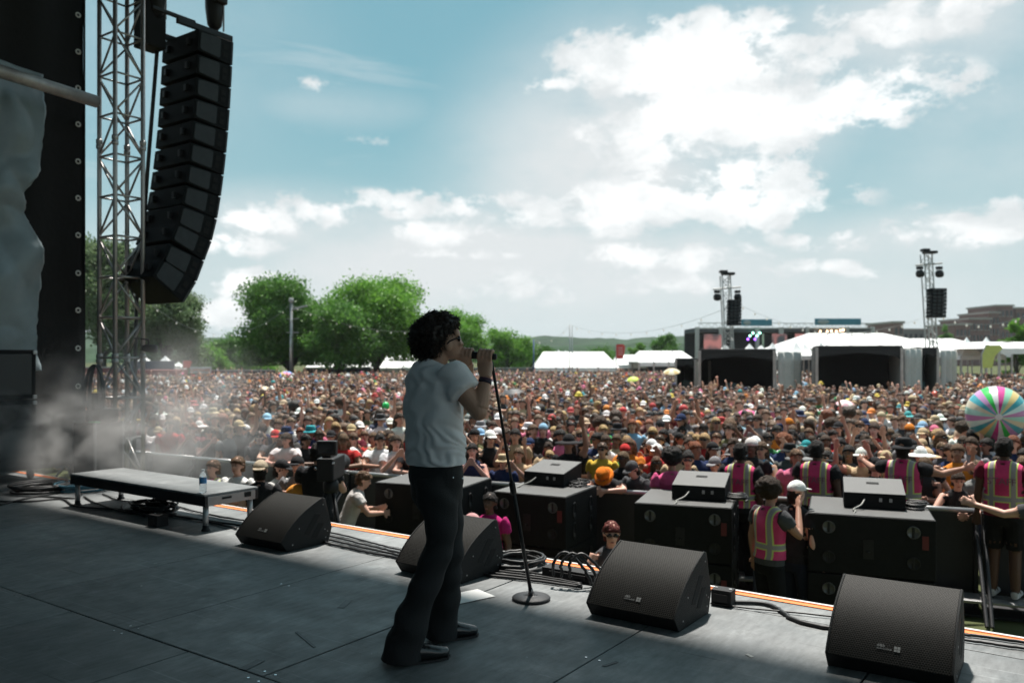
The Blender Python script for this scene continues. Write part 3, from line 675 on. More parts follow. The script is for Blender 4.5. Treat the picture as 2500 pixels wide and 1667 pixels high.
# ================================================================== people
def evaluated(mb, voxel, smooth=2, dec=None, fac=.5):
    me = bpy.data.meshes.new('tmp'); me.from_pydata([tuple(v) for v in mb.v], [], mb.f); o = bpy.data.objects.new('tmp', me); COL.objects.link(o)
    bm = bmesh.new(); bm.from_mesh(me); bmesh.ops.recalc_face_normals(bm, faces=bm.faces); bm.to_mesh(me); bm.free()
    m = o.modifiers.new('r', 'REMESH'); m.mode = 'VOXEL'; m.voxel_size = voxel
    if smooth: s = o.modifiers.new('s', 'SMOOTH'); s.iterations = smooth; s.factor = fac
    if dec: d = o.modifiers.new('d', 'DECIMATE'); d.ratio = dec
    dg = bpy.context.evaluated_depsgraph_get(); r = bpy.data.meshes.new_from_object(o.evaluated_get(dg))
    bpy.data.objects.remove(o); bpy.data.meshes.remove(me); r.polygons.foreach_set('use_smooth', [True] * len(r.polygons)); return r
def shift(me, d):
    n = len(me.vertices); a = np.empty(n * 3); me.vertices.foreach_get('co', a); a = a.reshape(-1, 3) + np.array(d); me.vertices.foreach_set('co', a.ravel()); me.update()
def displace(me, fn):
    me.update(); nr = [v.normal.copy() for v in me.vertices]
    for v, n in zip(me.vertices, nr): v.co = v.co + n * fn(v.co, n)
    me.update()

skin_l = mat('skin_warm', (.42, .24, .165), .5, .1, 14, .05, 90, spec=.35)
white_tee = mat('white_cotton', (.72, .69, .69), .8, .05, 6, .08, 400, sheen=.15)
black_denim = mat('black_trousers', (.010, .010, .011), .8, .3, 5, .3, 200)
hair_dk = mat('dark_brown_hair', (.022, .012, .008), .5, .35, 40, spec=.45)
shoe_bk = mat('black_leather', (.010, .010, .011), .24, .3, 20, .1, 60, coat=.3)

# ------------------------------------------------------------------ the singer
V0 = 4.5
def pf(X, Y, v=0.0): return P(850 + .6037 * X, 720 + .6037 * Y, V0 + v)
SB = G(1062, 1585, 0); SB.z = 0
singer = thing('person', 'singer in white t-shirt and flared black trousers singing into a held microphone', 'person', SB)
def cut(me, co, no):
    bm = bmesh.new(); bm.from_mesh(me); bmesh.ops.bisect_plane(bm, geom=bm.verts[:] + bm.edges[:] + bm.faces[:], plane_co=co, plane_no=no, clear_inner=True); bm.to_mesh(me); bm.free(); me.polygons.foreach_set('use_smooth', [True] * len(me.polygons))
def place(me, name, m, parent=singer, off=None):
    shift(me, -(off or SB)); me.materials.clear()
    for q in (m if isinstance(m, list) else [m]): me.materials.append(q)
    return link(name, me, parent)
Ft = (RIGHT * .8 + FWD * .6); St = (RIGHT * .6 - FWD * .8)      # chest direction, right-hand side
Fh = (RIGHT * .965 + FWD * .26); Sh = (RIGHT * .26 - FWD * .965)
HM = frame3(Sh, Fh, UP)
# shirt
mb = MB(); tor = [(735, 358, .194, .144), (700, 357, .192, .141), (640, 353, .188, .138), (570, 348, .186, .136), (500, 344, .190, .135), (430, 340, .200, .132), (375, 340, .206, .124), (335, 345, .200, .112), (305, 351, .172, .096), (283, 358, .115, .080), (268, 362, .072, .068)]
mb.loft([pf(x, y) for y, x, a, b in tor], [(a, b) for y, x, a, b in tor], 28, St)
shN = pf(425, 330, -.135); cuN = pf(470, 392, -.165); elN = pf(526, 470, -.16)
mb.loft([shN - (cuN - shN) * .5, shN, shN.lerp(cuN, .5), cuN], [.07, .082, .083, .082], 18)
shF = pf(282, 335, .14); elF = pf(462, 474, .30); cuF = shF.lerp(elF, .48)
mb.loft([shF - (cuF - shF) * .2, shF, shF.lerp(cuF, .5), cuF], [.07, .082, .083, .08], 18)
sm = evaluated(mb, .0085, 3)
def folds(co, n):
    l = co - SB; s = l.dot(Ft); w = l.dot(St); z = l.z
    a = mnoise.noise(Vector((s * 5 + z * 7, w * 5 - z * 6, z * 3))); b = mnoise.noise(Vector((s * 11, w * 11, z * 4 + s * 8)))
    low = max(0, min(1, (1.32 - z) / .3))
    dia = math.sin(34 * (z * .9 + s * .75 + .18 * a) + 3 * a) ** 2
    vert = math.sin(24 * (w + .12 * a + .15 * z)) ** 2
    hem = math.exp(-((z - 1.015) / .02) ** 2) * .004
    seam = math.exp(-((w + .10) / .006) ** 2) * .004 if n.dot(Ft) < -.2 and 1.0 < z < 1.45 else 0
    rid = 1 - abs(mnoise.noise(Vector((s * 9 + z * 6, w * 9 - z * 5, z * 4 + 3)))) * 2.2
    return .022 * low * (dia - .5) * (.55 + a) + .009 * (vert - .5) * (1 - .5 * low) + .010 * a + .006 * rid + .004 * b + hem + seam
displace(sm, folds)
cut(sm, pf(357, 679), UP - RIGHT * .03)
shirt = place(sm, 't_shirt', white_tee)
# trousers
mb = MB()
pel = [(655, 353, .172, .125), (700, 353, .176, .130), (760, 356, .172, .136), (810, 362, .160, .128), (850, 372, .13, .11)]
mb.loft([pf(x, y, -.01) for y, x, a, b in pel], [(a, b) for y, x, a, b in pel], 26, St)
near = [(740, 352, -.08, .110), (820, 358, -.09, .106), (900, 380, -.10, .090), (1000, 373, -.11, .080), (1080, 350, -.13, .079), (1180, 308, -.16, .080), (1300, 262, -.18, .087), (1400, 232, -.19, .099), (1470, 213, -.195, .107), (1540, 202, -.2, .111)]
mb.loft([pf(x, y, v) for y, x, v, r in near], [(r, r * .92) for y, x, v, r in near], 22, RIGHT)
far = [(740, 385, .07, .10), (830, 396, .08, .094), (920, 408, .10, .080), (1050, 414, .10, .073), (1160, 406, .12, .073), (1280, 390, .14, .080), (1390, 374, .15, .090), (1460, 366, .155, .094)]
mb.loft([pf(x, y, v) for y, x, v, r in far], [(r, r * 1.05) for y, x, v, r in far], 22, RIGHT)
tm = evaluated(mb, .010, 3)
displace(tm, lambda c, n: .006 * mnoise.noise(Vector((c.x * 6 + c.z * 5, c.y * 6, c.z * 4))) + .005 * math.sin(38 * (c.z + .4 * (c.x - SB.x)) + 5 * mnoise.noise(c * 3)) * (1 if c.z < .9 else .3))
cut(tm, Vector((0, 0, .018)), UP)
tr = place(tm, 'trousers', black_denim)
mb = MB(); stp = [pf(468 - 3, 738 + k, -.16) for k in (0,)]
for X, Y in ((424, 738), (462, 742)): mb.ell(pf(X, Y, -.165) - SB, (.006, .006, .006), n=8, m=5)
mb.build('stud', chrome, tr, True)
# boots
def boot(heel, d, nm='boot'):
    d = d.normalized(); s = d.cross(UP); mb = MB()
    mb.loft([heel + d * a * .86 + UP * z * .9 for a, z in ((-.05, .06), (-.02, .055), (.05, .055), (.12, .05), (.19, .040), (.245, .032), (.262, .030))], [(.024, .045), (.036, .050), (.036, .052), (.044, .046), (.046, .036), (.034, .026), (.012, .014)], 16, s)
    mb.loft([heel + UP * .05, heel + UP * .12 - d * .005], [.042, .048], 14)
    me = evaluated(mb, .006, 3); shift(me, -SB); me.materials.append(shoe_bk); b = link(nm, me, singer)
    so = MB(); out = [(-.058, 0), (-.04, .03), (.03, .036), (.10, .043), (.18, .046), (.24, .036), (.268, .0)]
    pol = [heel + d * a * .87 + s * w for a, w in out] + [heel + d * a * .87 - s * w for a, w in out[-2:0:-1]]
    so.rings([[p + UP * .0 - SB for p in pol], [p + UP * .013 - SB for p in pol]]); so.box(heel + d * -.02 + UP * .02 - SB, (.06, .06, .034), .004, frame3(d, s, UP)); so.build('sole', rubber, b)
boot(G(850 + .6037 * 243, 720 + .6037 * 1488) + UP * 0, RIGHT * .9 + FWD * .42)
boot(G(850 + .6037 * 372, 720 + .6037 * 1396) + UP * 0, RIGHT * .9 + FWD * .42)
# skin: head, neck, arms, hands as one surface
mb = MB()
hc = pf(376, 168)
mb.ell(hc, (.076, .098, .100), HM, 22, 14)
mb.ell(pf(410, 196), (.066, .066, .085), HM, 18, 12)          # face mass
mb.ell(pf(418, 228), (.052, .050, .044), HM, 16, 10)          # jaw
mb.ell(pf(436, 247), (.024, .022, .018), HM, 12, 8)           # chin
mb.ell(pf(430, 158), (.058, .030, .035), HM, 14, 8)           # brow
mb.loft([pf(442, 172), pf(452, 188), pf(459, 200), pf(452, 207)], [.008, .011, .014, .008], 10)   # nose
mb.ell(pf(446, 220), (.020, .014, .007), HM, 10, 6); mb.ell(pf(444, 229), (.019, .014, .008), HM, 10, 6)    # lips
mb.ell(pf(446, 198) + Sh * .03, (.02, .015, .015), HM, 10, 6)   # cheek
for s in (1, -1):
    ec = pf(396, 204) + Sh * (.070 * s); mb.ell(ec, (.010, .021, .032), HM, 12, 8)
mb.loft([pf(352, 300), pf(360, 268), pf(374, 232), pf(385, 205)], [.066, .056, .052, .05], 18)
wrN = pf(556, 338, -.12)
mb.ell(elN + (elN - shN).normalized() * .004, (.047, .047, .047)); mb.loft([shN, shN.lerp(elN, .45), shN.lerp(elN, .8), elN, elN.lerp(wrN, .12), elN.lerp(wrN, .35), elN.lerp(wrN, .7), wrN], [.058, .054, .050, .048, .050, .047, .036, .028], 16)
wrF = pf(488, 292, .16)
mb.loft([shF, shF.lerp(elF, .5), elF, elF.lerp(wrF, .15), elF.lerp(wrF, .4), wrF], [.056, .050, .043, .046, .044, .029], 16)
# microphone axis
mA = pf(450, 239, .02); mB_ = pf(596, 250, -.03); ax = (mB_ - mA).normalized(); side = ax.cross(UP).normalized(); upm = side.cross(ax)
def grip(s0, sgn, wrist, scale=1.0):
    # palm under the handle, four fingers curling over it from the camera side, thumb along the far side
    c = mA + ax * s0
    pc_ = c - upm * .040 + side * (.012 * sgn)
    mb.loft([wrist, wrist.lerp(pc_, .5), pc_, c - upm * .012 + side * (.026 * sgn)], [(.027, .024), (.040, .026), (.044, .026), (.038, .016)], 14, ax)
    for k, (o, ln) in enumerate(((-.033, .9), (-.011, 1.0), (.011, .97), (.032, .85))):
        pts = []
        for q in range(7):
            a = R_(-35 + 205 * ln * q / 6); r = .031 if q < 5 else .028
            pts.append(c + ax * (o + .004 * q / 6) + side * (sgn * r * math.cos(a)) + upm * (r * math.sin(a) * 1.08))
        mb.loft(pts, [.0105, .0105, .0108, .0098, .0095, .0088, .006], 10)
    th = [pc_ - ax * .03 - side * (.012 * sgn), c - ax * .045 - upm * .018 - side * (.024 * sgn), c - ax * .046 + upm * .004 - side * (.030 * sgn), c - ax * .040 + upm * .022 - side * (.020 * sgn)]
    mb.loft(th, [.014, .0125, .0105, .007], 10)
grip(.150, 1, wrN); grip(.035, 1, wrF)
km = evaluated(mb, .0048, 2, fac=.4)
skin_o = place(km, 'body', skin_l)
# wristbands
for t, r_, c in ((.90, .036, (.02, .015, .03)), (.97, .034, (.06, .02, .04))):
    mbw = MB(); p = elN.lerp(wrN, t); d = (wrN - elN).normalized(); mbw.loft([p - d * .007 - SB, p + d * .007 - SB], [r_, r_], 16); mbw.build('wristband', mat(f'band{t}', c, .7), singer, True)
# sunglasses
g = MB(); gl = mat('dark_lens', (.006, .006, .007), .12, .05, spec=.6)
for s in (1, -1):
    c = pf(441, 177) + Sh * (.031 * s) + Fh * .002; g.ell(c - SB, (.027, .010, .019), HM, 14, 8)
    g.tube([c + Sh * (.026 * s) - SB, pf(428, 176) + Sh * (.064 * s) - SB, pf(400, 188) + Sh * (.079 * s) - SB, pf(388, 200) + Sh * (.079 * s) - SB], .0036, 6)
g.box(pf(446, 172) - SB, (.02, .006, .006), 0, HM); g.build('sunglasses', gl, singer, True)
# hair: a lumpy mass plus hundreds of loose curls
lobes = [(348, 152, 80, 0), (304, 178, 56, .0), (296, 212, 40, .01), (322, 226, 38, -.02), (382, 118, 52, 0), (415, 112, 32, 0), (428, 120, 20, -.01), (350, 112, 46, .0), (300, 150, 48, 0), (348, 172, 44, -.05), (346, 194, 34, -.05), (345, 224, 24, -.045), (362, 176, 46, .05), (392, 126, 38, -.04), (392, 126, 38, .04)]
hb = MB()
for X, Y, r, v in lobes:
    q = r * .001338; hb.ell(pf(X, Y, v), (q, q * (1.0 if Y < 200 else .9), q), None, 14, 9)
hm_ = evaluated(hb, .011, 1)
displace(hm_, lambda c, n: .012 * mnoise.noise(c * 34) + .006 * mnoise.noise(c * 80))
hv = [(v.co.copy(), v.normal.copy()) for v in hm_.vertices]
hair = place(hm_, 'hair', hair_dk)
cr = random.Random(21); cb = MB()
for k in range(2200):
    c, n = hv[cr.randrange(len(hv))]
    if (c - hc).dot(Fh) > .085 and c.z < pf(0, 140).z: continue
    a = n.orthogonal().normalized(); b = n.cross(a); rr0 = cr.uniform(.004, .009); ln = cr.uniform(.008, .026); ph = cr.uniform(0, 6.28); tw = cr.uniform(3, 7); dn = Vector((0, 0, -cr.uniform(0, .02)))
    pts = [c - SB + n * (-.006 + ln * q / 6) + (a * math.cos(ph + tw * q / 6) + b * math.sin(ph + tw * q / 6)) * rr0 + dn * (q / 6) for q in range(7)]
    cb.tube(pts, [.0028, .0028, .0027, .0025, .0022, .0018, .001], 3)
cb.build('curls', hair_dk, hair, True)
# microphone and stand
mic = thing('microphone', 'black handheld microphone held to the singer\'s mouth', 'microphone', mA)
M4 = frame3(side, upm, ax).to_4x4()
q = MB(); q.T = M4; q.lathe([(.013, .035), (.021, .045), (.020, .09), (.018, .17), (.017, .205), (.012, .21)], n=16); q.build('handle', black_metal, mic, True)
q = MB(); q.T = M4; q.lathe([(.006, -.018), (.020, -.012), (.029, .002), (.030, .016), (.025, .030), (.021, .036)], n=18); q.build('mesh_head', mat('mic_mesh', (.06, .06, .06), .45, .3, 200, .8, 600, metal=.6), mic, True)
bs = G(1297, 1462, 0)
st = thing('microphone_stand', 'black straight microphone stand on a round base, tilted towards the singer', 'microphone stand', bs)
tilt = Matrix.Rotation(R_(3), 3, RIGHT)
q = MB(); q.lathe([(.124, .004), (.126, .012), (.118, .020), (.06, .028), (.022, .032), (.018, .05)], n=40); q.build('base', mat('cast_iron_black', (.03, .03, .032), .5, .2, 10, .2, 120), st, True)
top = mA + ax * .185 - upm * .03 - bs; mid = top * .52
q = MB(); q.tube([(0, 0, .03), mid], .0125, 12); q.build('lower_tube', black_metal, st, True)
q = MB(); q.tube([mid, top], .0085, 12); q.build('upper_tube', black_metal, st, True)
d = top.normalized(); q = MB(); q.loft([mid - d * .05, mid - d * .045, mid + d * .03, mid + d * .045], [.014, .019, .019, .011], 14); q.build('clutch', black_metal, st, True)
q = MB(); q.loft([Vector((0, 0, .035)), Vector((0, 0, .035)) + d * .05], [.018, .015], 12); q.build('collar', steel, st, True)
# ================================================================== figures for staff and crowd (facing -Y, feet at z = 0)
PHC = Vector((0, -.012, 1.635))
def figure(arms, lean=0.0, wide=1.0, sleeve=.48, stance=.0, crouch=0.0, voxel=.017, hand_fingers=True, head_turn=0.0, longpants=True):
    mb = MB(); lab = []
    HP = Vector((0, 0, .95)); Rl = Matrix.Rotation(lean, 3, 'X')
    def up(p): p = Vector(p); return HP + Rl @ (p - HP)
    def put(label, fn):
        n0 = len(mb.v); fn(); lab.extend([label] * (len(mb.v) - n0))
    W = wide
    put('trousers', lambda: mb.loft([(0, .005, .80), (0, .012, .88), (0, .012, .95), up((0, 0, 1.0))], [(.14 * W, .105), (.168 * W, .122), (.165 * W, .118), (.152 * W, .108)], 16))
    put('shirt', lambda: mb.loft([(0, .005, .93), up((0, 0, 1.02)), up((0, 0, 1.12)), up((0, 0, 1.22)), up((0, .0, 1.33)), up((0, .005, 1.40)), up((0, .008, 1.445)), up((0, .008, 1.47))], [(.163 * W, .118), (.158 * W, .114), (.152 * W, .108), (.162 * W, .113), (.178 * W, .116), (.176 * W, .10), (.12 * W, .078), (.066, .062)], 18))
    put('skin', lambda: mb.loft([up((0, .008, 1.44)), up((0, -.004, 1.52)), up((0, -.012, 1.58))], [.054, .05, .05], 12))
    Rt = Matrix.Rotation(head_turn, 3, 'Z')
    def hd(p): p = Vector(p); return up(PHC + Rt @ (p - PHC))
    Hm = Rl @ Rt
    put('skin', lambda: (mb.ell(hd((0, .008, 1.655)), (.074, .094, .096), Hm, 16, 11), mb.ell(hd((0, -.035, 1.60)), (.058, .060, .080), Hm, 14, 9), mb.ell(hd((0, -.055, 1.545)), (.034, .032, .026), Hm, 10, 7),
                         mb.loft([hd((0, -.088, 1.645)), hd((0, -.108, 1.612)), hd((0, -.09, 1.602))], [.010, .017, .010], 8), mb.ell(hd((.078, .012, 1.625)), (.014, .022, .034), Hm, 8, 6), mb.ell(hd((-.078, .012, 1.625)), (.014, .022, .034), Hm, 8, 6)))
    for s, a in zip((1, -1), arms):
        sh = up((s * .182 * W, .0, 1.40)); el = Vector((a[0][0] * s, a[0][1], a[0][2])); wr = Vector((a[1][0] * s, a[1][1], a[1][2]))
        if len(a) < 3: el, wr = up(el), up(wr)
        cu = sh.lerp(el, sleeve)
        if sleeve > .05: put('shirt', lambda: mb.loft([up((s * .12 * W, 0, 1.39)), sh, sh.lerp(cu, .25), sh.lerp(cu, .5), sh.lerp(cu, .75), sh.lerp(cu, .9), cu], [.066, .072, .070, .068, .067, .066, .066], 14))
        put('skin', lambda: mb.loft([sh if sleeve < .05 else sh.lerp(cu, .97), sh.lerp(el, .6), sh.lerp(el, .8), el, el.lerp(wr, .3), el.lerp(wr, .65), wr], [.054, .049, .045, .042, .042, .035, .028], 12))
        d = (wr - el).normalized(); r = d.cross(Vector((0, 1, 0)));  r = r.normalized() if r.length > .1 else Vector((1, 0, 0))
        put('skin', lambda: mb.loft([wr, wr + d * .05, wr + d * .10], [(.030, .020), (.044, .020), (.040, .018)], 10, r))
        def fing():
            for k in range(4):
                o = (-.033 + .022 * k); b = wr + d * .085 + r * o; mb.loft([b, b + d * .045 + r * o * .25, b + d * (.085 if k in (1, 2) else .065) + r * o * .4 + Vector((0, -.012, 0))], [.0115, .0105, .008], 8)
            b = wr + d * .03 + r * (.035 * s); mb.loft([b, b + d * .03 + r * (.03 * s), b + d * .06 + r * (.036 * s)], [.013, .012, .009], 8)
        if hand_fingers: put('skin', fing)
    for s in (1, -1):
        kn = (s * (.10 + stance), -.02 - crouch * .6, .50); an = (s * (.11 + stance * 1.6), .02, .10)
        put('trousers' if longpants else 'skin', lambda: mb.loft(([(s * .085 * W, .01, .86), (s * (.095 + stance * .4), .0, .70)] if longpants else [(kn[0], kn[1], .535), (kn[0], kn[1], .52)]) + [kn, (s * (.105 + stance * 1.3), .015, .30), an], [.092 if longpants else .064, .085 if longpants else .064, .062, .058, .05], 12))
        if not longpants: put('trousers', lambda: mb.loft([(s * .085 * W, .01, .86), (s * (.095 + stance * .4), .0, .70), (kn[0], kn[1], .54)], [.10, .095, .085], 12))
        put('shoe', lambda: mb.loft([(an[0], .075, .045), (an[0], .03, .055), (an[0], -.06, .048), (an[0], -.15, .035), (an[0], -.185, .03)], [(.030, .04), (.042, .05), (.044, .045), (.044, .033), (.022, .018)], 10))
    kd = kdtree.KDTree(len(mb.v)); [kd.insert(v, i) for i, v in enumerate(mb.v)]; kd.balance()
    return mb, lab, kd, up, hd, Hm
def labels_of(me, lab, kd): return [lab[kd.find(v.co)[1]] for v in me.vertices]
def submesh(me, keep, off, name, m, gap=0.0):
    # shell of the vertices in keep, pushed out along the normals
    me.update(); idx = {}; vs = []; fs = []
    for p in me.polygons:
        if all(keep[i] for i in p.vertices):
            f = []
            for i in p.vertices:
                if i not in idx: idx[i] = len(vs); v = me.vertices[i]; vs.append(tuple(v.co + v.normal * off))
                f.append(idx[i])
            fs.append(f)
    r = bpy.data.meshes.new(name); r.from_pydata(vs, [], fs); r.materials.append(m); r.polygons.foreach_set('use_smooth', [True] * len(fs)); return r
SKIN = mat('skin', (1, 1, 1), .5, .1, 12, objcol=True, spec=.35)
CLOTH = mat('garment', (1, 1, 1), .9, .2, 9, .9, 14, objcol=True, spec=.15)
HAIR = mat('hair', (1, 1, 1), .65, .45, 45, 1.0, 70, objcol=True, spec=.2)
FEAT = [mat('eye_dark', (.02, .014, .01), .3, .1), mat('lips', (.30, .10, .085), .5, .1)]
def add_face(me, hd, Hm):
    mb = MB()
    for s in (1, -1):
        mb.m = 0; mb.ell(hd((s * .031, -.087, 1.640)), (.013, .008, .006), Hm, 8, 5); mb.box(hd((s * .032, -.093, 1.662)), (.030, .008, .006), 0, Hm)
    mb.m = 1; mb.ell(hd((0, -.094, 1.567)), (.022, .007, .007), Hm, 8, 5)
    bm = bmesh.new(); bm.from_mesh(me); n0 = len(bm.verts)
    vs = [bm.verts.new(v) for v in mb.v]
    for f, k in zip(mb.f, mb.fm): q = bm.faces.new([vs[i] for i in f]); q.material_index = 1 + k; q.smooth = True
    bm.to_mesh(me); bm.free()
# arm poses: (elbow, wrist) in body coordinates, x outward
DOWN = ((.235, .03, 1.13), (.245, -.05, .88)); HANG = ((.25, .02, 1.14), (.27, -.02, .90))
RAISE = ((.30, -.08, 1.62), (.27, -.14, 1.90)); RAISEF = ((.27, -.24, 1.50), (.22, -.34, 1.75)); PHONE = ((.25, -.16, 1.20), (.06, -.34, 1.45))
BROW = ((.30, -.15, 1.40), (.11, -.20, 1.63)); FOLD = ((.25, -.06, 1.14), (-.06, -.24, 1.18)); CLAP = ((.27, -.12, 1.18), (.05, -.33, 1.33)); LEANA = ((.30, -.22, 1.27), (.06, -.42, 1.31)); POINT = ((.30, -.30, 1.42), (.24, -.55, 1.62))
HIP = ((.36, .06, 1.16), (.18, -.02, .97)); OUT = ((.38, -.12, 1.34), (.56, -.32, 1.40))
POSES = {
    'arms at the sides': dict(arms=(DOWN, DOWN)), 'one arm raised': dict(arms=(RAISE, DOWN)), 'both arms raised': dict(arms=(RAISE, RAISE)), 'hands holding up a phone': dict(arms=(PHONE, PHONE)),
    'one hand shading the eyes': dict(arms=(BROW, DOWN)), 'arms folded': dict(arms=(FOLD, FOLD)), 'hands clapping': dict(arms=(CLAP, CLAP)), 'arms on the barrier': dict(arms=(LEANA, LEANA), lean=R_(9)),
    'one fist pointing up': dict(arms=(POINT, DOWN)), 'both fists pumped forward': dict(arms=(RAISEF, RAISEF)), 'one hand on the hip': dict(arms=(HIP, DOWN)), 'head turned aside': dict(arms=(HANG, FOLD), head_turn=.5)}
LIB = {}
for nm, kw in POSES.items():
    for tank in (0, 1):
        k2 = dict(kw); k2['sleeve'] = .48 if not tank else 0.0; k2['wide'] = .93 if tank else 1.03; k2['longpants'] = not tank
        mb, lab, kd, up, hd, Hm = figure(**k2)
        me = evaluated(mb, .0185, 1); L_ = labels_of(me, lab, kd); me.name = 'person'; me.materials.append(SKIN); [me.materials.append(x) for x in FEAT]
        sh = submesh(me, [x == 'shirt' or (x == 'trousers' and v.co.z > .89) for x, v in zip(L_, me.vertices)], .014, 'shirt', CLOTH); tr = submesh(me, [x == 'trousers' or (x == 'shirt' and v.co.z < 1.03) for x, v in zip(L_, me.vertices)], .007, 'trousers', CLOTH); so = submesh(me, [x == 'shoe' for x in L_], .006, 'shoes', CLOTH)
        lows = []
        for ratio in (.055, .016):
            m2 = evaluated(mb, .022, 1, ratio); l2 = labels_of(m2, lab, kd); m2.calc_loop_triangles()
            vs = np.array([v.co[:] for v in m2.vertices]); ts = np.array([t.vertices[:] for t in m2.loop_triangles])
            ts = ts[(vs[ts][:, :, 2].max(axis=1) > .55)]; lows.append((vs, ts, [('skin', 'shirt', 'trousers', 'shoe').index(x) for x in l2])); bpy.data.meshes.remove(m2)
        add_face(me, hd, Hm)
        LIB[nm, tank] = dict(body=me, shirt=sh, trousers=tr, shoes=so, low=lows, head=hd(PHC), rot=Hm.copy())
# ---- headwear and hair, in head coordinates (origin at the head centre, facing -Y)
def dome(mb, rx, ry, rz, z0=0.0, c=(0, 0, 0), n=16, m=6, jag=0.0, seed=0):
    c = Vector(c); rs = []
    for i in range(m + 1):
        a = (i / m) * math.pi / 2 * .985; row = []
        for k in range(n):
            th = k * 2 * math.pi / n; j = 1 + jag * (1 - .75 * i / m) * (mnoise.noise(Vector((math.cos(th) * 2.5, math.sin(th) * 2.5, i * .7 + seed))) + .7 * mnoise.noise(Vector((math.cos(th) * 7, math.sin(th) * 7, i * 1.9 + seed))))
            row.append(c + Vector((rx * math.cos(a) * math.cos(th) * j, ry * math.cos(a) * math.sin(th) * j, z0 + rz * math.sin(a) * j)))
        rs.append(row)
    mb.rings(rs); return mb
def brim(mb, r0, r1, z0, z1, ry=1.2, n=20, th=.006):
    rs = [[Vector((r * math.cos(k * 2 * math.pi / n), ry * r * math.sin(k * 2 * math.pi / n), z)) for k in range(n)] for r, z in ((r0, z0), (r1, z1), (r1, z1 - th), (r0, z0 - th))]
    mb.rings(rs, False, True)
def hair_short(s=0, j=.16):
    mb = MB(); mb.T = Matrix.Rotation(R_(-27), 4, 'X'); dome(mb, .090, .116, .128, .0, (0, .014, 0), 30, 11, j * 1.5, s); mb.T = None; dome(mb, .083, .068, .12, -.09, (0, .050, 0), 18, 7, j * 1.4, s + 3); return mb
def hair_long(s=0):
    mb = hair_short(s, .1); mb.loft([(0, .06, .05), (0, .075, -.06), (0, .075, -.16), (0, .06, -.25), (0, .05, -.30)], [(.075, .05), (.10, .05), (.105, .045), (.095, .035), (.06, .02)], 14); return mb
def hair_afro(s=0):
    mb = MB(); rs = []; n, m = 44, 26
    for i in range(m + 1):
        a = math.pi * min(max(i / m, .03), .97); rs.append([Vector((.135 * math.sin(a) * math.cos(k * 2 * math.pi / n), .135 * math.sin(a) * math.sin(k * 2 * math.pi / n) + .035, .05 - .125 * math.cos(a))) * (1 + .10 * mnoise.noise(Vector((i * .45, 4 * math.cos(k * 2 * math.pi / n), 4 * math.sin(k * 2 * math.pi / n) + s))) + .07 * mnoise.noise(Vector((i * 1.3, 11 * math.cos(k * 2 * math.pi / n), 11 * math.sin(k * 2 * math.pi / n) + s)))) for k in range(n)])
    mb.rings(rs); return mb
def hair_bun(s=0): mb = hair_short(s, .06); mb.ell((0, .12, .06), (.05, .05, .05), None, 10, 7); return mb
def hat_cap(s=0, back=False):
    mb = MB(); dome(mb, .093, .112, .105, .022, (0, .012, 0), 18, 6); sg = 1 if back else -1
    mb.loft([(0, sg * .09, .03), (0, sg * .135, .027), (0, sg * .178, .016)], [(.078, .006), (.072, .006), (.045, .005)], 14); mb.lathe([(.01, .125), (.006, .131)], (0, .012, 0), 8); return mb
def hat_bucket(s=0): mb = MB(); mb.lathe([(.098, .02), (.094, .06), (.086, .105), (.074, .117)], (0, .012, 0), 18); mb.T = Matrix.Translation((0, .012, 0)); brim(mb, .096, .140, .03, -.005, 1.1); return mb
def hat_straw(s=0): mb = MB(); dome(mb, .090, .110, .115, .03, (0, .01, 0), 18, 6); mb.T = Matrix.Translation((0, .01, 0)); brim(mb, .088, .20, .042, .012, 1.15); return mb
HEADS = {'short hair': [hair_short(k) for k in (0, 5)], 'long hair': [hair_long(k) for k in (1, 6)], 'curly hair': [hair_afro(k) for k in (2, 8)], 'hair in a bun': [hair_bun(3)], 'cap': [hat_cap()], 'backward cap': [hat_cap(0, True)], 'bucket hat': [hat_bucket()], 'straw hat': [hat_straw()]}
HEADM = {k: [m.mesh('hat' if ('cap' in k or 'hat' in k) else 'hair', CLOTH if ('cap' in k or 'hat' in k) else HAIR, True) for m in v] for k, v in HEADS.items()}
def shades():
    mb = MB()
    for s in (1, -1):
        mb.ell((s * .033, -.092, .008), (.029, .010, .019), None, 10, 6); mb.tube([(s * .060, -.086, .012), (s * .080, -.03, .012), (s * .082, .02, .0)], .004, 5)
    mb.box((0, -.098, .012), (.016, .006, .006)); return mb.mesh('sunglasses', mat('dark_lens', (.006, .006, .007)), True)
SHADES = shades()
PAL = {'black': (.022, .022, .024), 'white': (.72, .72, .70), 'grey': (.20, .20, .205), 'charcoal': (.07, .07, .074), 'navy': (.02, .032, .085), 'red': (.42, .03, .03), 'pink': (.60, .16, .26), 'green': (.04, .20, .07), 'teal': (.03, .25, .27), 'orange': (.62, .20, .03), 'yellow': (.66, .50, .07), 'light blue': (.24, .42, .58), 'purple': (.16, .06, .24), 'olive': (.12, .12, .055), 'tan': (.46, .35, .22), 'maroon': (.16, .02, .035)}
SHIRT_W = [('black', 19), ('white', 19), ('grey', 11), ('charcoal', 8), ('navy', 6), ('red', 5), ('pink', 3), ('green', 2), ('teal', 2), ('orange', 2), ('yellow', 1), ('light blue', 4), ('purple', 1), ('olive', 4), ('tan', 8), ('maroon', 5)]
HAT_W = [('white', 7), ('black', 10), ('tan', 4), ('red', 2.5), ('light blue', 1.5), ('navy', 3), ('pink', 1), ('grey', 3), ('green', 1), ('orange', 1), ('yellow', 1), ('teal', 1)]
HAIRC = {'black': (.016, .013, .012), 'dark brown': (.045, .027, .017), 'brown': (.11, .064, .035), 'blond': (.36, .24, .11), 'red': (.17, .05, .02)}
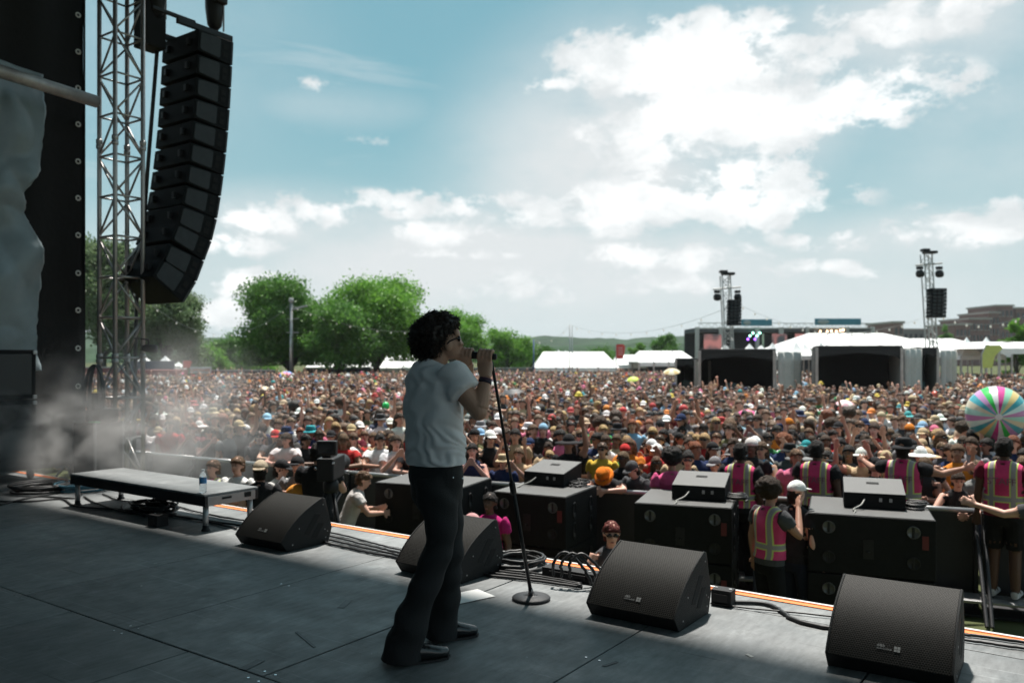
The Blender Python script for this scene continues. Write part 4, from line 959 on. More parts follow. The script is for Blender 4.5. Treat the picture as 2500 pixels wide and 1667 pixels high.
HAIR_W = [('black', 6), ('dark brown', 9), ('brown', 7), ('blond', 2), ('red', 1.5)]
HEAD_W = [('short hair', 34), ('long hair', 30), ('curly hair', 4), ('hair in a bun', 6), ('cap', 14), ('backward cap', 4), ('bucket hat', 5), ('straw hat', 2)]
SKINS = [(.68, .41, .32), (.62, .36, .27), (.57, .32, .235), (.50, .28, .195), (.36, .19, .13), (.19, .10, .062), (.11, .057, .037)]
SKIN_W = [5, 6, 6, 4, 3, 2, 2]
POSE_W = [('arms at the sides', 40), ('one arm raised', 3), ('both arms raised', 1), ('hands holding up a phone', 8), ('one hand shading the eyes', 6), ('arms folded', 12), ('hands clapping', 8), ('one fist pointing up', 2), ('both fists pumped forward', 2), ('one hand on the hip', 5), ('head turned aside', 8)]
def pick(r, w): return r.choices([a for a, b in w], [b for a, b in w])[0]
def jit(r, c, k=.16): q = r.uniform(1 - k, 1 + k); return tuple(max(0, min(1, x * q * r.uniform(.95, 1.05))) for x in c)
PANTS = [(.015, .015, .018), (.03, .045, .085), (.06, .085, .14), (.16, .14, .11), (.05, .05, .05)]
def person(loc, rz, h, pose, tank, shirtc, head, headc, skin, glasses, label, group=None, trousers=None, extra=None):
    D = LIB[pose, tank]; o = link('person', D['body']); s = h / 1.76; o.location = loc; o.scale = (s, s, s); o.rotation_euler = (0, 0, rz); o.color = (*skin, 1); tag(o, label, 'person', group)
    for nm, c in (('shirt', shirtc), ('trousers', trousers or PANTS[0]), ('shoes', (.05, .05, .05))): q = link(nm, D[nm], o); q.color = (*c, 1)
    M = Matrix.Translation(D['head']) @ D['rot'].to_4x4()
    if head:
        q = link('hat' if ('cap' in head or 'hat' in head) else 'hair', HEADM[head][int(abs(loc[0]) * 100) % len(HEADM[head])], o); q.color = (*headc, 1); q.matrix_local = M
        if 'cap' in head or 'hat' in head:
            if int(abs(loc[1]) * 100) % 2: q = link('hair', HEADM['long hair'][0], o); q.color = (*HAIRC['dark brown'], 1); q.matrix_local = M @ Matrix.Translation((0, .012, -.03)) @ Matrix.Scale(.92, 4)
            else: q = link('hair', HEADM['short hair'][0], o); q.color = (*HAIRC['dark brown'], 1); q.matrix_local = M @ Matrix.Translation((0, .012, -.035)) @ Matrix.Scale(.88, 4)
    if glasses: q = link('sunglasses', SHADES, o); q.matrix_local = M
    return o

# ================================================================== subwoofers, fill speakers, crowd barrier
sub_m = mat('sub_black', (.008, .008, .0085), .65, .3, 5, .35, 90, spec=.2)
glint = mat('handle_cup', (.10, .10, .10), .3, .2, 10, metal=.4)
def sub_at(p1, p2, back, zt, lab, groupname):
    # p1, p2: stage-side top corners, back: a point on the far edge
    a, b = Vector(p1), Vector(p2); a.z = b.z = 0; w = (b - a).length; u = (b - a).normalized(); n = Vector((-u.y, u.x, 0)); dp = abs((Vector(back) - b).dot(n)); dp = min(max(dp, .95), 1.15)
    H = zt - GZ - .06; rz = math.atan2(u.y, u.x); c = (a + b) / 2 + n * (dp / 2)
    for k in range(2):
        h = H / 2; t = thing('subwoofer', f"{('lower', 'upper')[k]} black subwoofer cabinet of {lab}", 'loudspeaker', (c.x, c.y, GZ + .06 + k * h), rz, groupname)
        mb = MB(); mb.box((0, 0, h / 2), (w, dp, h - .012), .012); mb.build('cabinet', sub_m, t)
        for sx in (-.33, .33):
            for zz in (.78, .28) if k else (.75,):
                q = MB(); q.T = Matrix.Translation((sx * w, -dp / 2, h * zz)) @ Matrix.Rotation(R_(90), 4, 'X'); q.lathe([(.062, .004), (.066, .010), (.056, .012), (.050, -.01), (.02, -.02)], n=20); q.build('handle_cup', glint if zz > .7 else black_metal, t, True)
                q = MB(); q.box((sx * w, -dp / 2 - .006, h * zz), (.022, .014, .11), .004); q.build('handle_bar', black_metal, t)
        q = MB(); q.box((-.02, -dp / 2 - .003, h * .45), (.10, .008, .20), .003); q.lathe([(.02, 0), (.02, .01)], (-.02, -dp / 2 - .01, h * .40), 12); q.build('connector_plate', black_metal, t)
        q = MB(); q.box((.42 * w, -dp / 2 - .002, h * .62), (.06, .005, .14)); q.build('red_sticker', mat('dull_red_sticker', (.12, .012, .012), .6), t)
        for sy in (-.25, .27):
            for zz in (.68, .3):
                q = MB(); q.T = Matrix.Translation((w / 2, sy * dp, h * zz)) @ Matrix.Rotation(R_(90), 4, 'Y') @ Matrix.Scale(1.7, 4, (1, 0, 0)); q.lathe([(.058, .003), (.062, .009), (.052, .011), (.046, -.012), (.01, -.02)], n=20); q.build('side_handle', black_metal, t, True)
                q = MB(); q.box((w / 2 + .004, sy * dp, h * zz - .05), (.012, .05, .05), .006); q.build('grip', glint, t)
        if k: q = MB(); q.box((0, 0, h - .0035), (w - .03, dp - .03, .006)); q.build('top_panel_or_sheen', fl_top_sub_sheen, t)  # thin grey sheet: sky sheen on the cabinet top put into the colour
        if k == 0:
            for sx in (-1, 1):
                for sy in (-1, 1): q = MB(); q.box((sx * w * .4, sy * dp * .4, -.03), (.12, .12, .06), .01); q.build('foot', rubber, t)
    return c, rz, w, dp
ZT = -.08
fl_top_sub_sheen = mat('fill_top_sub_sheen', (.075, .074, .072), .55, .15, 10, .3, 150)  # fill speaker tops, and the painted sky sheen on the subwoofers
SUBS = [((915, 1176), (1128, 1190), (1166, 1172), 'the stack behind the singer'), ((1203, 1198), (1381, 1213), (1482, 1186), 'the stack just past the microphone stand'), ((1547.6, 1226), (1787, 1240), (1862, 1206.7), 'the stack behind the third floor monitor'), ((1972, 1250), (2286, 1270), (2324, 1229), 'the stack behind the nearest floor monitor')]
fill_lab = ['small black fill speaker on the stack just past the microphone stand', 'small black fill speaker on the stack behind the third floor monitor', 'small black fill speaker on the stack behind the nearest floor monitor']
fillpx = [None, ((1279, 1181), (1376, 1190)), ((1640, 1218), (1770, 1226)), ((2060, 1238), (2212, 1247))]
for i, (p1, p2, pb, lab) in enumerate(SUBS):
    c, rz, w, dp = sub_at(G(*p1, ZT), G(*p2, ZT), G(*pb, ZT), ZT, lab, 'subwoofer stacks along the pit')
    if fillpx[i]:
        a, b = G(*fillpx[i][0], ZT), G(*fillpx[i][1], ZT); u = (b - a).normalized(); wv = (b - a).length; n = Vector((-u.y, u.x, 0)); cc = (a + b) / 2
        t = thing('fill_speaker', fill_lab[i - 1], 'loudspeaker', (cc.x, cc.y, ZT + .004), math.atan2(u.y, u.x), 'fill speakers on the subwoofers')
        mb = MB(); mb.prism([(0, 0), (.50, 0), (.52, .26), (.0, .16)], -wv / 2, wv / 2, 0, .008); mb.build('cabinet', sub_m, t)
        q = MB(); q.prism([(.004, .1635), (.515, .2625), (.515, .266), (.004, .167)], -wv / 2 + .004, wv / 2 - .004, 0); q.build('top_panel_or_sheen', fl_top_sub_sheen, t)
        q = MB(); q.prism([(.30, .222), (.36, .234), (.36, .240), (.30, .228)], -.07, .06, 0); q.build('handle_slot', mat('recess_black', (.004, .004, .004)), t)
        q = MB(); [q.box((x, -.004, .10), (.03, .01, .04), .003) for x in (.06, .16)]; q.build('connector', steel, t)
        q = MB(); q.tube(crom([(-.1, -.01, .10), (-.14, -.10, .05), (-.22, -.18, .012), (-.20, -.26, .010), (-.22, -.33, -.03), (-.22, -.34, -.25)], 5), .009, 6); o = q.build('signal_lead', mat('grey_lead', (.22, .22, .2), .5), None, True, t.location); o.rotation_euler = (0, 0, t.rotation_euler.z)
        tag(o, ['pale lead hanging from the fill speaker just past the microphone stand', 'pale lead hanging from the fill speaker behind the third floor monitor', 'pale lead hanging from the fill speaker behind the nearest floor monitor'][i - 1], 'cable')
        rr = random.Random(i); q = MB()
        for k in range(7): R0 = rr.uniform(.05, .11); a0 = rr.uniform(0, 6); q.tube([(wv / 2 + .10 + R0 * 1.3 * math.cos(x + a0), .12 + .06 * k % .2 + R0 * math.sin(x + a0), .012 + .008 * k) for x in np.linspace(0, 5.5, 14)], .010, 6)
        o = q.build('cable_tangle', rubber, None, True, t.location); o.rotation_euler = (0, 0, t.rotation_euler.z); tag(o, ['tangle of black cable on the subwoofers just past the microphone stand', 'tangle of black cable on the subwoofers behind the third floor monitor', 'tangle of black cable on the subwoofers behind the nearest floor monitor'][i - 1], 'cable')
BAR = [(-17.5, 8.7), (-13, 9.0), (-8.7, 9.35), (-5.6, 9.95), (-3.4, 10.72), (-.9, 11.28), (3.2, 12.0)]
def bar_y(x):
    for (a, b), (c, d) in zip(BAR, BAR[1:]):
        if a <= x <= c: return b + (d - b) * (x - a) / (c - a)
    return BAR[0][1] if x < BAR[0][0] else BAR[-1][1] + .175 * (x - BAR[-1][0])
bar_m = mat('barrier_black', (.03, .03, .032), .5, .25, 4, .1, 40, metal=.3)
def make_barrier(L0):
    t = thing('crowd_barrier', '', 'barrier')
    q = MB(); q.box((0, 0, .62), (L0 - .03, .03, 1.02), .006); q.build('panel', bar_m, t)
    q = MB(); q.tube([(-L0 / 2 + .01, 0, 1.15), (L0 / 2 - .01, 0, 1.15)], .032, 10); q.build('top_rail', steel, t, True)
    for s in (-1, 1):
        q = MB(); q.box((s * (L0 / 2 - .04), -.04, .58), (.05, .05, 1.12), .006); q.build('post', bar_m, t)
        q = MB(); q.tube([(s * (L0 / 2 - .04), -.05, 1.0), (s * (L0 / 2 - .04), -.95, .06)], .022, 8); q.build('brace', bar_m, t)
    q = MB(); q.box((0, -.32, .20), (L0 - .06, .36, .03), .005); q.build('step', steel, t); q = MB(); q.box((0, .1, .02), (L0 - .04, 1.0, .03), .005); q.build('floor_plate', bar_m, t); return t
b0 = None; xx = -17.0; nb = 0; LMN = {}
LM = ['beside the smoke', 'behind the riser', 'behind the camera operator', 'behind the singer', 'past the microphone stand', 'behind the third floor monitor', 'behind the nearest floor monitor', 'below the beach ball']
while xx < 2.6:
    L0 = 1.22; y = bar_y(xx + L0 / 2); y0, y1 = bar_y(xx), bar_y(xx + L0); ang = math.atan2(y1 - y0, L0)
    o = make_barrier(1.24) if b0 is None else copy_tree(b0); b0 = b0 or o
    o.location = (xx + L0 / 2, y, GZ); o.rotation_euler = (0, 0, ang)
    px = proj((xx + L0 / 2, y, -.3))[0]; k = sum(px > q for q in (350, 620, 900, 1160, 1500, 1850, 2300)); cnt = LMN.get(k, 0); LMN[k] = cnt + 1; tag(o, f"black crowd barrier section with metal rail, {('', 'next one ', 'third one ', 'fourth one ', 'fifth one ')[cnt]}{LM[k]}", 'barrier', 'sections of the crowd barrier'); xx += L0; nb += 1
    if xx > 20: break

# ================================================================== staff and people in the pit
vest_m = None
def vest_material():
    m = bpy.data.materials.new('pink_safety_vest'); m.use_nodes = True; nt = m.node_tree; N = nt.nodes; L = nt.links; b = N['Principled BSDF']; b.inputs['Roughness'].default_value = .6
    tc = N.new('ShaderNodeTexCoord'); sp = N.new('ShaderNodeSeparateXYZ'); L.new(tc.outputs['Object'], sp.inputs[0])
    def m_(op, a, b_=None):
        n = N.new('ShaderNodeMath'); n.operation = op
        for i, v in enumerate((a, b_)):
            if v is None: continue
            if isinstance(v, (int, float)): n.inputs[i].default_value = v
            else: L.new(v, n.inputs[i])
        return n.outputs[0]
    ax_ = m_('ABSOLUTE', sp.outputs[0])
    dv = m_('ABSOLUTE', m_('SUBTRACT', ax_, .105)); dh = m_('ABSOLUTE', m_('SUBTRACT', sp.outputs[2], 1.085)); d = m_('MINIMUM', dv, dh)
    lime = m_('LESS_THAN', d, .036); sil = m_('LESS_THAN', d, .022)
    nz = N.new('ShaderNodeTexNoise'); nz.inputs['Scale'].default_value = 7; L.new(tc.outputs['Object'], nz.inputs['Vector'])
    rp = N.new('ShaderNodeValToRGB'); L.new(nz.outputs[0], rp.inputs[0]); rp.color_ramp.elements[0].position = .3; rp.color_ramp.elements[0].color = (.52, .02, .12, 1); rp.color_ramp.elements[1].position = .7; rp.color_ramp.elements[1].color = (.72, .045, .19, 1)
    x1 = N.new('ShaderNodeMix'); x1.data_type = 'RGBA'; L.new(lime, x1.inputs[0]); L.new(rp.outputs[0], x1.inputs[6]); x1.inputs[7].default_value = (.55, .62, .16, 1)
    x2 = N.new('ShaderNodeMix'); x2.data_type = 'RGBA'; L.new(sil, x2.inputs[0]); L.new(x1.outputs[2], x2.inputs[6]); x2.inputs[7].default_value = (.30, .27, .27, 1)
    L.new(x2.outputs[2], b.inputs['Base Color']); return m
VEST = vest_material(); VTXT = mat('vest_print', (.22, .10, .14), .6, .1)
VISITED = []
def special(kw, loc, face, h, shirtc, label, skin, head=None, headc=None, vest=False, glasses=False, trousers=None, group=None, staff=True, shoes=(.02, .02, .02), tilt=None):
    k2 = dict(kw); k2['voxel'] = .0
    k2.pop('voxel'); mb, lab, kd, up, hd, Hm = figure(**k2); me = evaluated(mb, .0125, 1); L_ = labels_of(me, lab, kd); me.name = 'person'; me.materials.append(SKIN); [me.materials.append(x) for x in FEAT]
    sh = submesh(me, [x == 'shirt' or (x == 'trousers' and v.co.z > .89) for x, v in zip(L_, me.vertices)], .012, 'shirt', CLOTH); tr = submesh(me, [x == 'trousers' or (x == 'shirt' and v.co.z < 1.03) for x, v in zip(L_, me.vertices)], .007, 'trousers', CLOTH); so = submesh(me, [x == 'shoe' for x in L_], .006, 'shoes', CLOTH)
    vm_ = None
    if vest: vm_ = submesh(me, [x in ('shirt', 'trousers') and abs(v.co.x) < .178 and v.co.z > .955 for x, v in zip(L_, me.vertices)], .024, 'vest', VEST)
    bk = max((v.co.y for v in me.vertices if abs(v.co.x) < .05 and abs(v.co.z - 1.27) < .04), default=.1)
    add_face(me, hd, Hm)
    o = link('person', me); s = h / 1.76; o.location = loc; o.scale = (s, s, s); o.rotation_euler = (0, 0, face); o.color = (*skin, 1); tag(o, label, 'person', group)
    for nm, m_, c in (('shirt', sh, shirtc), ('trousers', tr, trousers or (.012, .012, .013)), ('shoes', so, shoes)): q = link(nm, m_, o); q.color = (*c, 1)
    if vm_:
        q = link('vest', vm_, o)
        if staff:
            tm_ = text_mesh('STAFF', .105, .002); tm_.materials.append(VTXT); tx = link('lettering', tm_, q); tx.matrix_local = Matrix.Translation((0, bk + .034, 1.275)) @ Matrix.Rotation(R_(180), 4, 'Z') @ Matrix.Rotation(R_(90), 4, 'X')
    M = Matrix.Translation(hd(PHC)) @ Hm.to_4x4()
    if head:
        q = link('hat' if ('cap' in head or 'hat' in head) else 'hair', HEADM[head][0], o); q.color = (*headc, 1); q.matrix_local = M
        if 'cap' in head or 'hat' in head: q = link('hair', HEADM['short hair'][0], o); q.color = (.02, .013, .01, 1); q.matrix_local = M @ Matrix.Translation((0, .012, -.04)) @ Matrix.Scale(.88, 4)
    if glasses: q = link('sunglasses', SHADES, o); q.matrix_local = M
    VISITED.append((loc[0], loc[1])); return o
def stand(px, pytop, dep, h):
    p = P(px, pytop, dep); return Vector((p.x, p.y, p.z - h)), p.z
def S2(px, dep, h, **k):
    p = P(px, 900, dep); p.z = GZ; return special(loc=p, h=h, **k)
def S(px, py, dep, h, **k):
    p, zt = stand(px, py, dep, h); return special(loc=p, h=h, **k)
PI = math.pi
DK, MD, LT, TN = SKINS[6], SKINS[4], SKINS[1], SKINS[3]
SG = 'staff in pink vests at the barrier'
S(1808, 1078, 10.6, 1.80, kw=dict(arms=(HANG, DOWN), wide=1.12), face=PI + .1, shirtc=PAL['black'], label='staff member in pink vest, bare dark head, behind the third subwoofer stack', skin=DK, head='short hair', headc=HAIRC['black'], vest=True, group=SG)
S(1994, 1072, 10.45, 1.80, kw=dict(arms=(HANG, HANG), wide=1.12), face=PI, shirtc=PAL['black'], label='staff member in pink vest between the two nearest subwoofer stacks', skin=DK, head='short hair', headc=HAIRC['black'], vest=True, group=SG)
S(2206, 1066, 10.05, 1.80, kw=dict(arms=(OUT, OUT), wide=1.12), face=PI - .1, shirtc=PAL['black'], label='staff member in pink vest and black hat with arms spread behind the nearest subwoofer stack', skin=MD, head='bucket hat', headc=PAL['black'], vest=True, group=SG)
S(2452, 1064, 9.5, 1.84, kw=dict(arms=(HANG, HANG), wide=1.14, longpants=False), face=PI - .1, shirtc=PAL['maroon'], label='staff member in pink vest and black shorts below the beach ball', skin=DK, head='short hair', headc=HAIRC['black'], vest=True, group=SG, shoes=(.55, .55, .55), trousers=(.015, .015, .015))
S(1880, 1172, 8.75, 1.76, kw=dict(arms=(HANG, PHONE)), face=PI - .5, shirtc=PAL['charcoal'], label='curly haired staff member in pink vest standing in the pit beside the white cap', skin=MD, head='curly hair', headc=(.03, .018, .011), vest=True, group=SG, staff=False)
S(1945, 1172, 9.1, 1.78, kw=dict(arms=(HANG, DOWN)), face=PI - .45, shirtc=PAL['black'], label='man in black t-shirt and white cap standing in the pit', skin=LT, head='cap', headc=PAL['white'], trousers=(.02, .025, .04))
S(1640, 1098, 10.6, 1.74, kw=dict(arms=(DOWN, DOWN)), face=PI + .5, shirtc=(.62, .10, .24), label='person with black afro hair and pink shirt behind the third fill speaker', skin=MD, head='curly hair', headc=HAIRC['black'])
S2(2335, 10.35, 1.60, kw=dict(arms=(LEANA, LEANA), lean=R_(14), sleeve=0.0, wide=.92), face=.25, shirtc=PAL['black'], label='woman in black tank top leaning over the barrier beside the nearest subwoofer stack', skin=LT, head='hair in a bun', headc=HAIRC['dark brown'])
S(2560, 1160, 8.6, 1.78, kw=dict(arms=(OUT, HANG)), face=PI + .6, shirtc=PAL['charcoal'], label='person in dark t-shirt reaching an open hand in from the picture edge', skin=LT, head='short hair', headc=HAIRC['brown'])
S2(1509, 11.75, 1.72, kw=dict(arms=(((.30, -.50, 1.21), (.08, -.66, 1.20), 1), ((.30, -.50, 1.21), (.10, -.62, 1.22), 1)), lean=R_(50)), face=.1, shirtc=PAL['black'], label='person in bright orange bucket hat leaning on the barrier', skin=LT, head='bucket hat', headc=(.75, .20, .02))
S2(1574, 11.6, 1.62, kw=dict(arms=(PHONE, PHONE), lean=R_(26)), face=-.2, shirtc=PAL['charcoal'], label='person in dark cap holding a camera next to the orange hat', skin=LT, head='cap', headc=PAL['charcoal'])
S(1490, 1262, 7.9, 1.62, kw=dict(arms=(CLAP, CLAP), lean=R_(10), sleeve=0.0, wide=.9), face=.6, shirtc=PAL['charcoal'], label='red haired woman in dark tank top working just below the stage edge', skin=LT, head='short hair', headc=(.10, .018, .014), glasses=True)
S(1152, 1252, 8.1, 1.66, kw=dict(arms=(DOWN, DOWN)), face=.3, shirtc=PAL['white'], label='person in patterned red bandana seen over the monitor behind the singer', skin=LT, head='backward cap', headc=(.45, .25, .25))
S(1196, 1200, 9.4, 1.62, kw=dict(arms=(DOWN, FOLD)), face=.2, shirtc=(.35, .015, .12), label='person in dark magenta shirt in the gap between two subwoofer stacks', skin=DK, head='short hair', headc=HAIRC['black'])
S(580, 1112, 10.7, 1.70, kw=dict(arms=(FOLD, DOWN)), face=.35, shirtc=PAL['white'], label='man in white t-shirt with a dark shoulder strap looking up from the pit', skin=LT, head='short hair', headc=HAIRC['brown'])
S(636, 1122, 10.1, 1.72, kw=dict(arms=(DOWN, DOWN)), face=PI + .7, shirtc=PAL['black'], label='man in black t-shirt and beige cap seen from behind in the pit', skin=LT, head='backward cap', headc=(.40, .33, .24))
S(668, 1118, 10.9, 1.70, kw=dict(arms=(DOWN, HANG), lean=R_(10)), face=1.9, shirtc=PAL['white'], label='bending person in loose white t-shirt beside the beige cap', skin=LT, head='cap', headc=PAL['black'])
S(726, 1112, 10.7, 1.66, kw=dict(arms=(LEANA, FOLD)), face=.5, shirtc=PAL['grey'], label='person in grey shirt and black cap holding an orange drum bag in the pit', skin=LT, head='cap', headc=PAL['black'])
S(520, 1120, 11.2, 1.68, kw=dict(arms=(DOWN, DOWN)), face=.2, shirtc=PAL['grey'], label='staff member in pink vest standing in the smoke behind the riser', skin=LT, head='short hair', headc=HAIRC['brown'], vest=True, staff=False, group=SG)
S(776, 1078, 10.2, 1.84, kw=dict(arms=(CLAP, CLAP), wide=1.1), face=PI + .45, shirtc=PAL['black'], label='camera operator in black standing behind the tripod camera', skin=LT, head='short hair', headc=HAIRC['black'])
S(842, 1140, 10.8, 1.66, kw=dict(arms=(CLAP, LEANA), lean=R_(22)), face=PI - .8, shirtc=(.5, .48, .46), label='person in pale grey shirt bending behind the camera tripod', skin=LT, head='short hair', headc=HAIRC['brown'])
dp_ = P(728, 1215, 10.3); dr2 = thing('drum_bag', 'round orange drum bag carried in the pit', 'bag', dp_)
q = MB(); q.T = frame3(RIGHT, UP, -FWD).to_4x4(); q.lathe([(.10, -.07), (.16, -.06), (.175, 0), (.16, .06), (.10, .075)], n=22); q.build('shell', mat('orange_fabric', (.75, .30, .03), .7, .1), dr2, True)
q = MB(); q.T = frame3(RIGHT, UP, -FWD).to_4x4(); q.box((0, .02, .08), (.20, .05, .03), .01); q.build('pocket', mat('pale_orange', (.80, .55, .20), .7), dr2)
# broadcast camera on its tripod
cp = P(808, 1140, 9.7); ct = thing('broadcast_camera', 'black broadcast camera with viewfinder on a tall tripod in the pit', 'camera', (cp.x, cp.y, GZ), PI + .56)
hz = cp.z - GZ
q = MB(); q.box((0, 0, hz), (.20, .52, .26), .02); q.box((0, .05, hz + .16), (.10, .30, .07), .01); q.build('body', black_metal, ct)
q = MB(); q.T = Matrix.Translation((0, -.26, hz)) @ Matrix.Rotation(R_(90), 4, 'X'); q.lathe([(.08, 0), (.085, .05), (.075, .12), (.09, .2), (.10, .26), (.085, .265)], n=18); q.build('lens', black_metal, ct, True)
q = MB(); q.box((-.04, .30, hz + .26), (.22, .10, .16), .012); q.build('viewfinder', black_metal, ct)
q = MB(); q.box((-.04, .352, hz + .26), (.17, .006, .11)); q.build('viewfinder_screen', mat('dim_screen', (.01, .012, .014), .15), ct)
q = MB(); q.box((.10, .26, hz + .02), (.02, .05, .03), .004); q.box((-.10, .26, hz + .08), (.02, .06, .02), .004); q.box((.07, .20, hz + .30), (.05, .03, .03), .004); q.build('chrome_fittings', chrome, ct)
q = MB(); q.lathe([(.07, hz - .30), (.09, hz - .26), (.09, hz - .18), (.06, hz - .13)], n=16); q.build('pan_head', black_metal, ct, True)
for k in range(3):
    a = k * 2.094 + .3; q = MB(); q.tube([(.05 * math.cos(a), .05 * math.sin(a), hz - .28), (.28 * math.cos(a), .28 * math.sin(a), .62)], .024, 8); q.tube([(.26 * math.cos(a), .26 * math.sin(a), .70), (.52 * math.cos(a), .52 * math.sin(a), .0)], .016, 8); q.build('leg', black_metal, ct, True)

# ================================================================== the crowd
cr = random.Random(11)
def smoke_far(px): return px
FOHX = [(1600, 1930, 34, 46), (1930, 2260, 34, 46)]
def blocked(p, d, px):
    if 1640 < px < 2310 and 36.5 < d < 47: return True
    if px > 2225 and d > 62: return True
    if px < 480 and d > 58: return True
    return False
pts = []
row = 0; yy = 8.6
D0 = 9.0
dd = 9.2
while dd < 74:
    sp_ = .47 if dd < 30 else .52
    half = dd * (1250 + 130) / FPX; n = int(2 * half / sp_)
    for i in range(n + 1):
        lat = -half + 2 * half * i / n + cr.uniform(-.2, .2) + (.24 if row % 2 else 0); d = dd + cr.uniform(-.22, .22)
        p = RIGHT * lat + FWD * d; px = 1250 + FPX * lat / d
        if p.y < bar_y(p.x) + .30 or blocked(p, d, px): continue
        if cr.random() < .06 + (.0 if d < 30 else .10): continue
        if d > 64 and cr.random() < (d - 64) / 12: continue
        pts.append((d, p.x, p.y, px, p.y - bar_y(p.x)))
    dd += .50 if dd < 30 else .56; row += 1
pts.sort()
pts = [p for p in pts if all((p[1] - a) ** 2 + (p[2] - b) ** 2 > .30 for a, b in VISITED)]
IND = [p for p in pts if p[0] < 22][:278]; REST = pts[278:]
used = {}
def rowname(b): return 'at the barrier' if b < .8 else 'second row' if b < 1.35 else 'third row' if b < 1.9 else 'fourth row' if b < 2.5 else 'farther back'
def wherename(px):
    for lim, t in ((330, 'beside the truss tower'), (480, 'in the smoke'), (640, 'behind the riser'), (800, 'near the camera operator'), (990, 'beyond the singer\'s back'), (1200, 'beyond the singer'), (1330, 'by the microphone stand'), (1480, 'behind the second subwoofers'), (1640, 'near the orange hat'), (1850, 'behind the third subwoofers'), (2080, 'above the white cap'), (2330, 'behind the nearest subwoofers')):
        if px < lim: return t
    return 'below the beach ball'
for d, x, y, px, b in IND:
    tank = 1 if cr.random() < .3 else 0; front = b < .8
    pose = pick(cr, POSE_W) if not front else cr.choice(['arms on the barrier', 'arms on the barrier', 'hands holding up a phone', 'arms at the sides', 'one arm raised'])
    sc_ = pick(cr, SHIRT_W); hd_ = pick(cr, HEAD_W); ishat = 'cap' in hd_ or 'hat' in hd_; hc_ = pick(cr, HAT_W if ishat else HAIR_W); gl_ = cr.random() < .38
    sk = jit(cr, SKINS[cr.choices(range(7), SKIN_W)[0]], .1); h = cr.gauss(1.71, .075) - (.05 if tank else 0); ang = math.atan2(-(x + 3.0), (y - 3.4)) * -1
    face = math.atan2(x + 3.0, y - 3.4) * -1 + cr.gauss(0, .28)
    top = f"{sc_} {'tank top' if tank else 't-shirt'}"; hat = f"{hc_} {hd_}" if ' a ' not in hd_ else f"{hc_} hair bun"
    pl = {'arms at the sides': '', 'arms on the barrier': '', 'hands holding up a phone': 'phone held up', 'one hand shading the eyes': 'shading eyes', 'head turned aside': 'head turned'}.get(pose, pose)
    bits = [f"person in {top} with {hat}", rowname(b) + ' ' + wherename(px)]; lb = ', '.join(bits)
    for ex in (pl, 'sunglasses' if gl_ else ''):
        if ex and len((lb + ' ' + ex).split()) <= 16: bits.insert(-1, ex); lb = ', '.join(bits)
    while len(lb.split()) > 16: lb = lb.replace('dark brown', 'brown', 1) if 'dark brown' in lb else lb.replace(' in the ', ' ', 1) if ' in the ' in lb else ' '.join(lb.split()[:16])
    if lb in used and len(lb.split()) == 16: lb = lb.replace('dark brown', 'brown') if 'dark brown' in lb else lb.replace(', sunglasses', '')
    if lb in used and len(lb.split()) < 16: lb = lb.replace('person in', 'taller person in' if h > used[lb] else 'shorter person in', 1)
    used[lb] = h
    person((x, y, GZ), face, h, pose, tank, jit(cr, PAL[sc_]), hd_, jit(cr, PAL[hc_] if ishat else HAIRC[hc_]), sk, gl_, lb, 'people in the near crowd', PANTS[cr.randrange(5)])
# the rest reads as one mass
def headlow(hd_, far):
    m = HEADS[hd_][0]; v = np.array([tuple(x) for x in m.v]); t = []
    for f in m.f:
        for i in range(1, len(f) - 1): t.append((f[0], f[i], f[i + 1]))
    return v, np.array(t)
def box_head():  # tiny stand-in caps for far heads: 8-sided domes
    out = {}
    for k, rz in (('short hair', .12), ('long hair', .13), ('curly hair', .15), ('hair in a bun', .12), ('cap', .125), ('backward cap', .125), ('bucket hat', .12), ('straw hat', .12)):
        mb = MB(); mb.T = None if ('cap' in k or 'hat' in k) else Matrix.Rotation(R_(-30), 4, 'X'); dome(mb, .088, .108, rz, .012, (0, .016, 0), 8, 3, .12, len(k)); mb.T = None
        if 'cap' in k: s = -1 if k == 'cap' else 1; mb.add([(-.07, s * .09, .03), (.07, s * .09, .03), (.05, s * .18, .02), (-.05, s * .18, .02)], [(0, 1, 2, 3)])
        if k == 'bucket hat': mb.lathe([(.14, .0), (.09, .04)], (0, .01, 0), 8)
        if k == 'straw hat': mb.lathe([(.21, .012), (.09, .05)], (0, .01, 0), 10)
        if k == 'long hair': mb.loft([(0, .07, .05), (0, .08, -.12), (0, .06, -.28)], [(.08, .04), (.10, .045), (.07, .02)], 6)
        v = np.array([tuple(x) for x in mb.v]); t = []
        for f in mb.f:
            for i in range(1, len(f) - 1): t.append((f[0], f[i], f[i + 1]))
        out[k] = (v, np.array(t))
    return out
FARH = box_head(); NEARH = {k: headlow(k, 0) for k in HEADS}
VV, TT, CC = [], [], []; off = 0
